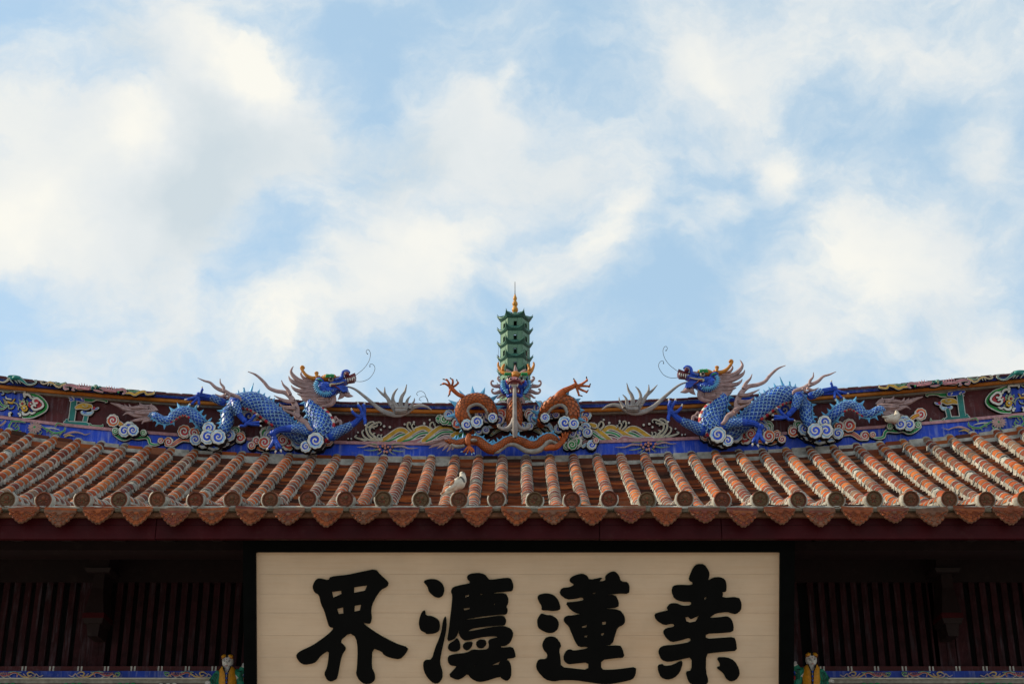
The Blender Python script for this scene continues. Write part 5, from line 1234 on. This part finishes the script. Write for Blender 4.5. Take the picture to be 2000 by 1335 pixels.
GL = {
 'a': (G1, [[[(483,350),(500,305),(530,285),(600,303),(612,275),(740,262),(840,240),(940,220),(975,262),(1035,315),(1030,345),(980,370),(945,420),(915,480),(908,530),(915,575),(905,612),(890,615),(850,607),(870,628),(960,690),(1080,755),(1180,787),(1160,830),(1118,872),(1050,862),(1000,840),(985,815),(918,790),(912,930),(935,975),(938,1020),(905,1048),(860,1050),(820,1020),(798,975),(806,935),(812,800),(800,712),(752,680),(682,742),(722,780),(726,800),(705,830),(690,870),(670,985),(660,1015),(620,1033),(590,1020),(568,975),(590,930),(598,880),(605,805),(545,845),(520,880),(500,898),(430,912),(395,895),(370,860),(368,835),(400,810),(480,775),(560,720),(610,680),(640,645),(605,638),(590,590),(570,520),(545,470),(532,405),(500,390)],
   [(626,385),(692,377),(694,400),(635,427)],[(787,352),(880,338),(862,377),(785,392)],[(663,508),(706,497),(708,542),(675,546)],[(790,485),(836,477),(826,520),(788,528)]]]),
 'b': (G1, [[[(1282,308),(1330,292),(1380,295),(1420,320),(1440,365),(1430,410),(1400,430),(1365,420),(1325,385),(1315,345)]],
   [[(1293,517),(1302,530),(1302,555),(1350,560),(1395,585),(1407,620),(1402,665),(1370,685),(1310,690),(1300,680),(1262,660),(1252,610),(1260,565),(1275,530)]],
   [[(1440,562),(1452,570),(1455,640),(1440,720),(1415,830),(1405,900),(1425,960),(1424,1010),(1395,1045),(1360,1045),(1320,1010),(1290,960),(1282,900),(1300,875),(1345,875),(1370,790),(1400,720),(1418,660),(1425,600)]],
   [[(1597,285),(1612,258),(1680,247),(1730,258),(1755,290),(1765,300),(1890,283),(1920,290),(1938,340),(1930,380),(1885,383),(1795,390),(1795,396),(1880,395),(1900,430),(1900,465),(1885,490),(1897,520),(1885,550),(1840,548),(1700,564),(1592,582),(1594,586),(1700,575),(1840,556),(1870,560),(1885,590),(1880,618),(1865,628),(1810,628),(1700,640),(1640,650),(1612,664),(1616,670),(1700,654),(1810,634),(1870,632),(1920,650),(1938,690),(1915,750),(1880,775),(1845,775),(1850,790),(1930,780),(1948,820),(1953,860),(1880,868),(1910,890),(1922,930),(1920,1000),(1890,1030),(1850,1010),(1840,995),(1730,1030),(1680,1035),(1630,1010),(1605,975),(1570,1005),(1530,1022),(1465,990),(1510,940),(1530,920),(1480,915),(1462,890),(1462,850),(1500,835),(1600,825),(1640,800),(1700,805),(1752,798),(1760,770),(1752,740),(1770,725),(1830,712),(1800,704),(1700,712),(1590,740),(1560,720),(1542,690),(1545,660),(1530,700),(1510,725),(1455,745),(1470,650),(1480,560),(1490,480),(1495,410),(1483,380),(1500,350),(1560,335),(1630,322)],
    [(1588,412),(1616,404),(1615,416),(1590,429)],[(1578,504),(1619,499),(1618,511),(1580,519)],[(1694,399),(1716,399),(1705,411)],[(1795,470),(1807,466),(1798,483)],[(1640,925),(1688,891),(1655,918)],[(1772,916),(1842,886),(1826,911)]],
   [[(1530,715),(1553,755),(1553,800),(1520,818),(1480,813),(1460,790),(1472,757),(1505,740)]], [[(1568,770),(1590,748),(1643,744),(1638,780),(1605,810),(1577,798)]], [[(1662,755),(1690,727),(1735,732),(1743,765),(1715,793),(1677,788)]]]),
 'c': (G2, [[[(175,410),(190,390),(240,380),(290,392),(325,430),(340,485),(325,500),(280,505),(250,500),(205,500),(207,470),(190,445)]], [[(205,520),(240,533),(280,535),(315,560),(328,590),(320,630),(290,655),(250,658),(210,640),(180,620),(174,570),(185,545)]],
   [[(215,720),(235,690),(270,680),(310,690),(345,740),(328,775),(338,830),(342,895),(430,905),(530,915),(532,860),(440,870),(390,875),(360,850),(358,815),(380,778),(405,770),(430,782),(528,765),(525,752),(465,755),(440,720),(415,660),(395,610),(362,580),(360,555),(380,538),(430,535),(510,518),(460,525),(410,500),(370,445),(440,440),(500,430),(490,408),(440,420),(380,425),(328,385),(345,345),(400,340),(435,322),(400,300),(405,275),(440,255),(490,243),(525,260),(540,290),(635,268),(605,300),(650,295),(648,260),(680,235),(715,227),(745,255),(760,300),(810,305),(820,340),(815,385),(740,382),(635,397),(720,390),(745,440),(742,480),(630,489),(750,494),(785,540),(788,580),(775,600),(735,620),(720,665),(700,735),(635,750),(750,742),(770,765),(785,828),(720,832),(620,845),(622,912),(680,915),(780,905),(865,893),(862,945),(840,980),(780,995),(700,1010),(640,1015),(540,1000),(440,985),(340,985),(290,995),(230,980),(175,920),(166,880),(185,840),(240,838),(248,805),(220,775),(210,745)],
    [(560,378),(583,375),(572,391)],[(486,612),(521,601),(516,619),(489,623)],[(627,581),(656,577),(651,598),(631,601)],[(502,678),(528,671),(522,687),(504,689)],[(619,661),(641,656),(636,676),(624,677)]]]),
 'd': (G2, [[[(1230,275),(1262,200),(1290,178),(1340,178),(1375,230),(1375,260),(1365,295),(1400,272),(1450,268),(1485,285),(1495,320),(1493,370),(1465,372),(1470,385),(1465,413),(1580,407),(1600,450),(1595,500),(1560,526),(1530,522),(1500,510),(1420,520),(1390,540),(1372,552),(1450,548),(1500,540),(1530,560),(1545,610),(1540,650),(1450,658),(1350,662),(1350,698),(1450,692),(1548,685),(1562,720),(1567,780),(1500,785),(1400,795),(1352,802),(1350,925),(1368,985),(1360,1012),(1320,1018),(1250,1015),(1225,990),(1208,925),(1250,920),(1252,825),(1180,840),(1090,860),(1040,845),(1017,790),(1030,760),(1060,745),(1150,738),(1242,720),(1242,688),(1170,710),(1110,722),(1070,690),(1050,650),(1070,625),(1135,612),(1120,590),(1060,605),(1000,565),(990,525),(1040,510),(1090,500),(1075,485),(1100,452),(1150,450),(1185,468),(1245,465),(1250,440),(1180,440),(1130,420),(1110,370),(1120,330),(1160,322),(1255,325),(1258,305),(1235,295)],
    [(1208,548),(1225,545),(1245,562),(1302,536),(1280,577),(1240,585),(1215,577)],[(1338,415),(1362,397),(1350,421),(1341,429)]],
   [[(1015,880),(1050,872),(1060,888),(1120,880),(1180,848),(1190,865),(1170,930),(1130,970),(1080,983),(1035,965),(1017,920)]], [[(1422,826),(1500,826),(1550,850),(1580,900),(1587,945),(1560,985),(1520,995),(1490,975),(1470,935),(1420,898),(1455,885)]]])}
def chaikin(P):
    out = []; n = len(P)
    for i in range(n):
        a, b = P[i], P[(i+1)%n]; out += [(a[0]*.78+b[0]*.22, a[1]*.78+b[1]*.22), (a[0]*.22+b[0]*.78, a[1]*.22+b[1]*.78)]
    return out
def outset(P, d):
    n = len(P); A = sum(P[i][0]*P[(i+1)%n][1]-P[(i+1)%n][0]*P[i][1] for i in range(n)); s = 1 if A > 0 else -1; out = []
    for i in range(n):
        a, b, c = P[i-1], P[i], P[(i+1)%n]
        n1 = (b[1]-a[1], a[0]-b[0]); n2 = (c[1]-b[1], b[0]-c[0]); l1 = math.hypot(*n1) or 1; l2 = math.hypot(*n2) or 1
        nx, ny = n1[0]/l1+n2[0]/l2, n1[1]/l1+n2[1]/l2; L_ = math.hypot(nx, ny) or 1; out.append((b[0]+s*nx/L_*d, b[1]+s*ny/L_*d))
    return out
for key, (k, shapes) in GL.items():
    glyph = bpy.data.objects.new('carved_character', None)
    b = MB(); e = MB()
    for sh in shapes:
        loops = [[(k[0]+x*k[2], k[1]+y*k[2]) for x, y in (chaikin(lp) if i == 0 else lp)] for i, lp in enumerate(sh)]
        flat_shape(b, loops, lambda x, y, h: PP(x, y, h), .014, 'glyph_black', lift=.010)
        lo = [outset(loops[0], .55)] + [outset(l, -.3) for l in loops[1:]]
        flat_shape(e, lo, lambda x, y, h: PP(x, y, h), .010, 'glyph_edge', lift=.001)
    ch = b.build('carved_character', pl); e.build('gilt_edge', ch)

# ================================================================== remeshed bodies
def solid(mb, name, parent, vox, mats=None, smooth_it=6):
    o = mb.build(name+'_tmp', None); r = o.modifiers.new('r', 'REMESH'); r.mode = 'VOXEL'; r.voxel_size = vox
    s = o.modifiers.new('s', 'SMOOTH'); s.iterations = smooth_it; s.factor = .5
    dg = bpy.context.evaluated_depsgraph_get(); me = bpy.data.meshes.new_from_object(o.evaluated_get(dg)); me.name = name
    bpy.data.objects.remove(o)
    for p in me.polygons: p.use_smooth = True
    me.materials.clear(); me.materials.append(MATS[mats])
    n = bpy.data.objects.new(name, me); link(n, parent); return n
# pigeon on the eave
def pigeon(pts_k, label, Y, alert):
    """built in sheet units of pts_k; alert: standing tall on the eave, else resting"""
    k = pts_k; u = k[2]*mpp(Y)
    f = lambda x, y: U(*T_(k, (x, y, 1))[:2], Y)
    foot = f(*( (600,800) if alert else (1545,858)))
    pg_ = thing('pigeon', foot, label, 'pigeon')
    b = MB()
    if alert:
        for (x, y, rx, ry, rot) in ((640,560,150,170,-40),(570,620,170,120,-45),(700,520,100,140,-10),(710,410,85,110,0)): b.ell(f(x, y), (rx*u, (rx+ry)*.42*u, ry*u), 'feather', 14, 10, Matrix.Rotation(radians(rot*0), 3, 'Y'))
        P = [f(x, y) for x, y in ((700,480),(600,560),(480,680),(380,740),(260,800),(150,845))]; b.tube(P, [v*u for v in (120,150,120,80,52,34)], 'feather', 12, .8)
        P = [f(x, y) for x, y in ((700,520),(720,430),(712,360),(705,310))]; b.tube(P, [v*u for v in (120,95,78,66)], 'feather', 12, .9)
        b.ell(f(700,318), (72*u, 66*u, 62*u), 'feather')
        bd = solid(b, 'body', pg_, 14*u, 'feather')
        w = MB(); P = [f(x, y)+Vector((0,-90*u,0)) for x, y in ((640,440),(590,520),(520,600),(420,700),(300,770))]; w.tube(P, [v*u for v in (40,85,90,60,14)], 'feather', 10, .5)
        wing = w.build('wing', pg_)
        w = MB(); P = [f(x, y)+Vector((0,-118*u,0)) for x, y in ((500,520),(450,590),(390,650))]; w.tube(P, [v*u for v in (20,52,16)], 'feather_brown', 8, .5); w.build('wing_patch', wing)
        w = MB(); P = [f(x, y)+Vector((0,-92*u,0)) for x, y in ((660,410),(700,460),(735,520),(770,560))]; w.tube(P, [v*u for v in (12,34,38,16)], 'feather_dark', 8, .5); w.build('neck_patch', pg_)
        h = MB(); P = [f(x, y)+Vector((0,-10*u,0)) for x, y in ((745,312),(785,330),(808,356))]; h.tube(P, [v*u for v in (30,18,3)], 'feather_dark', 8); h.build('beak', pg_)
        h = MB(); h.ell(f(725,300)+Vector((0,-52*u,0)), (20*u,)*3, 'line_black', 8, 6); h.build('eye', pg_)
        t = MB(); P = [f(x, y)+Vector((0,-30*u,0)) for x, y in ((330,740),(240,795),(165,840))]; t.tube(P, [v*u for v in (14,26,20)], 'feather_brown', 8, .4); t.build('tail', pg_)
        for x in (560, 630):
            l = MB(); P = [f(x-10,690)+Vector((0,(x-595)*.6*u,0)), f(x,760)+Vector((0,(x-595)*.6*u,0)), f(x+4,800)+Vector((0,(x-595)*.6*u,0))]; l.tube(P, [v*u for v in (36,16,12)], 'leg_pink', 8)
            for dx in (-36, 0, 36): l.tube([P[2], P[2]+Vector((dx*u, -40*u, -6*u))], [9*u, 4*u], 'leg_pink', 6)
            l.build('leg', pg_)
    else:
        for (x, y, rx, ry) in ((1540,800,62,58),(1490,800,66,50),(1565,770,46,48)): b.ell(f(x, y), (rx*u, (rx+ry)*.45*u, ry*u), 'feather')
        P = [f(x, y) for x, y in ((1560,790),(1520,790),(1460,790),(1430,778),(1395,770))]; b.tube(P, [v*u for v in (46,58,36,22,12)], 'feather', 12, .8)
        P = [f(x, y) for x, y in ((1575,780),(1588,750),(1575,722),(1566,714))]; b.tube(P, [v*u for v in (40,30,22,20)], 'feather', 12)
        b.ell(f(1570,716), (24*u,)*3, 'feather')
        solid(b, 'body', pg_, 5*u, 'feather')
        w = MB(); P = [f(x, y)+Vector((0,-34*u,0)) for x, y in ((1550,765),(1515,782),(1465,790),(1415,780))]; w.tube(P, [v*u for v in (20,34,24,6)], 'feather', 10, .5); w.build('wing', pg_)
        h = MB(); P = [f(1558,708), f(1546,700), f(1536,704)]; h.tube(P, [8*u,6*u,1*u], 'feather_dark', 7); h.build('beak', pg_)
        h = MB(); h.ell(f(1566,710)+Vector((0,-22*u,0)), (5*u,)*3, 'line_black', 7, 5); h.build('eye', pg_)
        for x in (1530, 1555):
            l = MB(); l.tube([f(x,838), f(x,858)], [8*u,5*u], 'leg_pink', 6)
            for dx in (-14, 0, 14): l.tube([f(x,858), f(x,858)+Vector((dx*u, -16*u, -2*u))], [4*u, 2*u], 'leg_pink', 5)
            l.build('leg', pg_)
pigeon((850,901,.075), 'white and brown pigeon standing on an end tile of the eave', YE+.03, True)
pigeon((1500,690,.16), 'white pigeon resting on a cloud relief below the right blue dragon tail', YW-.30, False)

# ================================================================== wooden figures by the beam
def figure(ox, oy, sg, label):
    """half-length carved figure; sheet units as in the close survey (scale .07)"""
    Y = YF-.42; k = (ox, oy, .07); u = .07*mpp(Y)
    X = lambda x: ox+x*.07 if sg > 0 else ox+(1860-x)*.07
    f = lambda x, y, h=0: U(X(x), oy+y*.07, Y)+Vector((0,-h*u,0))
    th_ = thing('figure_statue', f(930,2600), label, 'statue')
    b = MB()
    b.ell(f(928,440), (152*u,150*u,190*u), 'face_white', 16, 12); b.ell(f(925,540,20), (110*u,110*u,110*u), 'face_white')
    b.tube([f(925,560),f(920,680),f(920,760)], [88*u,84*u,130*u], 'face_white', 14)
    b.tube([f(920,700),f(920,860),f(920,1100),f(925,1500),f(925,2000),f(925,2600)], [150*u,250*u,230*u,230*u,250*u,230*u], 'face_white', 16, .62)
    b.tube([f(740,780),f(600,900),f(520,1030),f(440,1060)], [90*u,80*u,56*u,40*u], 'face_white', 12)
    b.tube([f(1100,780),f(1230,860),f(1350,800),f(1372,680)], [90*u,80*u,56*u,36*u], 'face_white', 12)
    body = solid(b, 'body', th_, 20*u, 'face_white')
    for name, m, L_ in (('eye','line_black',[((855,452,138),24,12),((985,472,138),24,12)]),('eyebrow','line_black',[((850,415,132),42,7),((985,430,132),42,7)]),('mouth','blush',[((912,580,128),40,16)]),('nose','face_white',[((915,505,158),24,44)]),('forehead_mark','red',[((923,408,150),10,14)])):
        for (p, rx, rz) in L_:
            e = MB(); e.ell(f(*p), (rx*u, 12*u if name != 'nose' else 26*u, rz*u), m, 9, 6); e.build(name, th_)
    e = MB(); e.ell(f(925,345,75), (62*u,60*u,52*u), 'line_black', 10, 7); e.ell(f(925,330,-30), (148*u,140*u,110*u), 'line_black', 12, 8); e.build('hair', th_)
    for (x, s_) in ((835,-1),(1025,1)):
        e = MB(); e.ell(f(x,320,60), (80*u,80*u,62*u), 'vest', 12, 8, Matrix.Rotation(.5*s_*sg, 3, 'Y')); e.tube([f(x-80,345,90),f(x,372,120),f(x+80,335,90)], [14*u]*3, 'dark_red', 6); e.build('hair_bun', th_)
    v = MB(); n = 14
    # vest: two open fronts
    for s_ in (-1, 1):
        rows = [(640,60,150),(760,110,250),(900,30,265),(1100,18,240),(1500,18,250),(2000,18,285),(2500,18,310)]; vs = []
        rows[0] = (600,110,165); rows[1] = (690,80,240)
        for (y, xi, xo) in rows:
            for i in range(9):
                t = i/8; a = t*pi*.62; x = xi+(xo-xi)*sin(min(a, pi/2)); dep = 180*cos(a)*(.9 if y > 650 else .7)+ (12 if i % 2 else 0)
                vs.append(f(925+s_*x, y, dep))
        v.add(vs, [(r_*9+c, r_*9+c+1, r_*9+c+10, r_*9+c+9) for r_ in range(6) for c in range(8)], 'vest', True)
    for s_ in (-1, 1):
        v.tube([f(925+s_*110,590,120),f(925+s_*85,680,175),f(925+s_*30,800,190),f(925+s_*14,1100,190),f(925+s_*14,2000,190)], [14*u]*5, 'line_black', 6)
        for x0 in (80, 130, 185): v.tube([f(925+s_*(x0+10),720,170-x0*.3),f(925+s_*(x0-10),1000,180-x0*.4),f(925+s_*(x0+10),1500,185-x0*.4)], [7*u]*3, 'dark_red', 5)
    v.build('vest', th_)
    for y in (810, 940, 1050, 1170):
        e = MB(); e.ell(f(928, y, 200), (26*u,16*u,30*u), 'limb_blue', 9, 6); e.build('button', th_)
    for pts, hh in (([(720,760,110),(640,860,130),(560,960,130),(470,960,90)], 0), ([(1130,740,100),(1250,800,130),(1330,700,100),(1345,610,70)], 1)):
        s = MB(); s.tube([f(x, y, 20) for x, y, r in pts], [r*u for x, y, r in pts], 'sleeve', 14, .7)
        if hh == 0: s.tube([f(600,880),f(560,1040),f(600,1300),f(640,1700)], [110*u,130*u,110*u,60*u], 'sleeve', 12, .5)
        else: s.tube([f(1280,760),f(1270,980),f(1330,1200),f(1360,1500)], [110*u,110*u,90*u,50*u], 'sleeve', 12, .5)
        for d in (-40, 0, 40): s.tube([f(pts[1][0]+d, pts[1][1]-60, 110), f(pts[2][0]+d, pts[2][1]+20, 110), f(pts[2][0]+d-20, pts[2][1]+300, 80)], [7*u]*3, 'line_black', 5)
        s.build('sleeve', th_)
    # hands with fingers
    for (hx, hy, dirx, diry) in ((400,1030,-1,.25), (1375,590,.1,-1)):
        h = MB(); h.ell(f(hx, hy, 40), (58*u,34*u,50*u), 'face_white', 12, 8)
        for j, L_ in enumerate((70,86,80,62)):
            off = (j-1.5)*22; px_, py_ = -diry*off, dirx*off
            a = (hx+px_+dirx*30, hy+py_+diry*30); b_ = (a[0]+dirx*L_*.55, a[1]+diry*L_*.55); c = (b_[0]+dirx*L_*.3, b_[1]+diry*L_*.35+12)
            h.tube([f(*a, 50), f(*b_, 64), f(*c, 40)], [13*u,11*u,8*u], 'face_white', 7)
        h.tube([f(hx, hy, 50), f(hx+40*diry+20*dirx, hy-44*dirx, 80), f(hx+60*diry+50*dirx, hy-60*dirx, 70)], [16*u,13*u,9*u], 'face_white', 7)
        h.build('hand', th_)
    t = MB(); t.tube([f(1400,760,30),f(1395,860,30)], [26*u,30*u], 'limb_blue', 8); t.tube([f(1395,900,30),f(1390,1010,30)], [26*u,16*u], 'red', 8); t.build('tassel', th_)
figure(380, 1260, 1, 'carved figure in orange vest left of the name board, red mark on its forehead')
figure(1519, 1256.5, -1, 'carved figure in orange vest and green sleeves right of the name board')
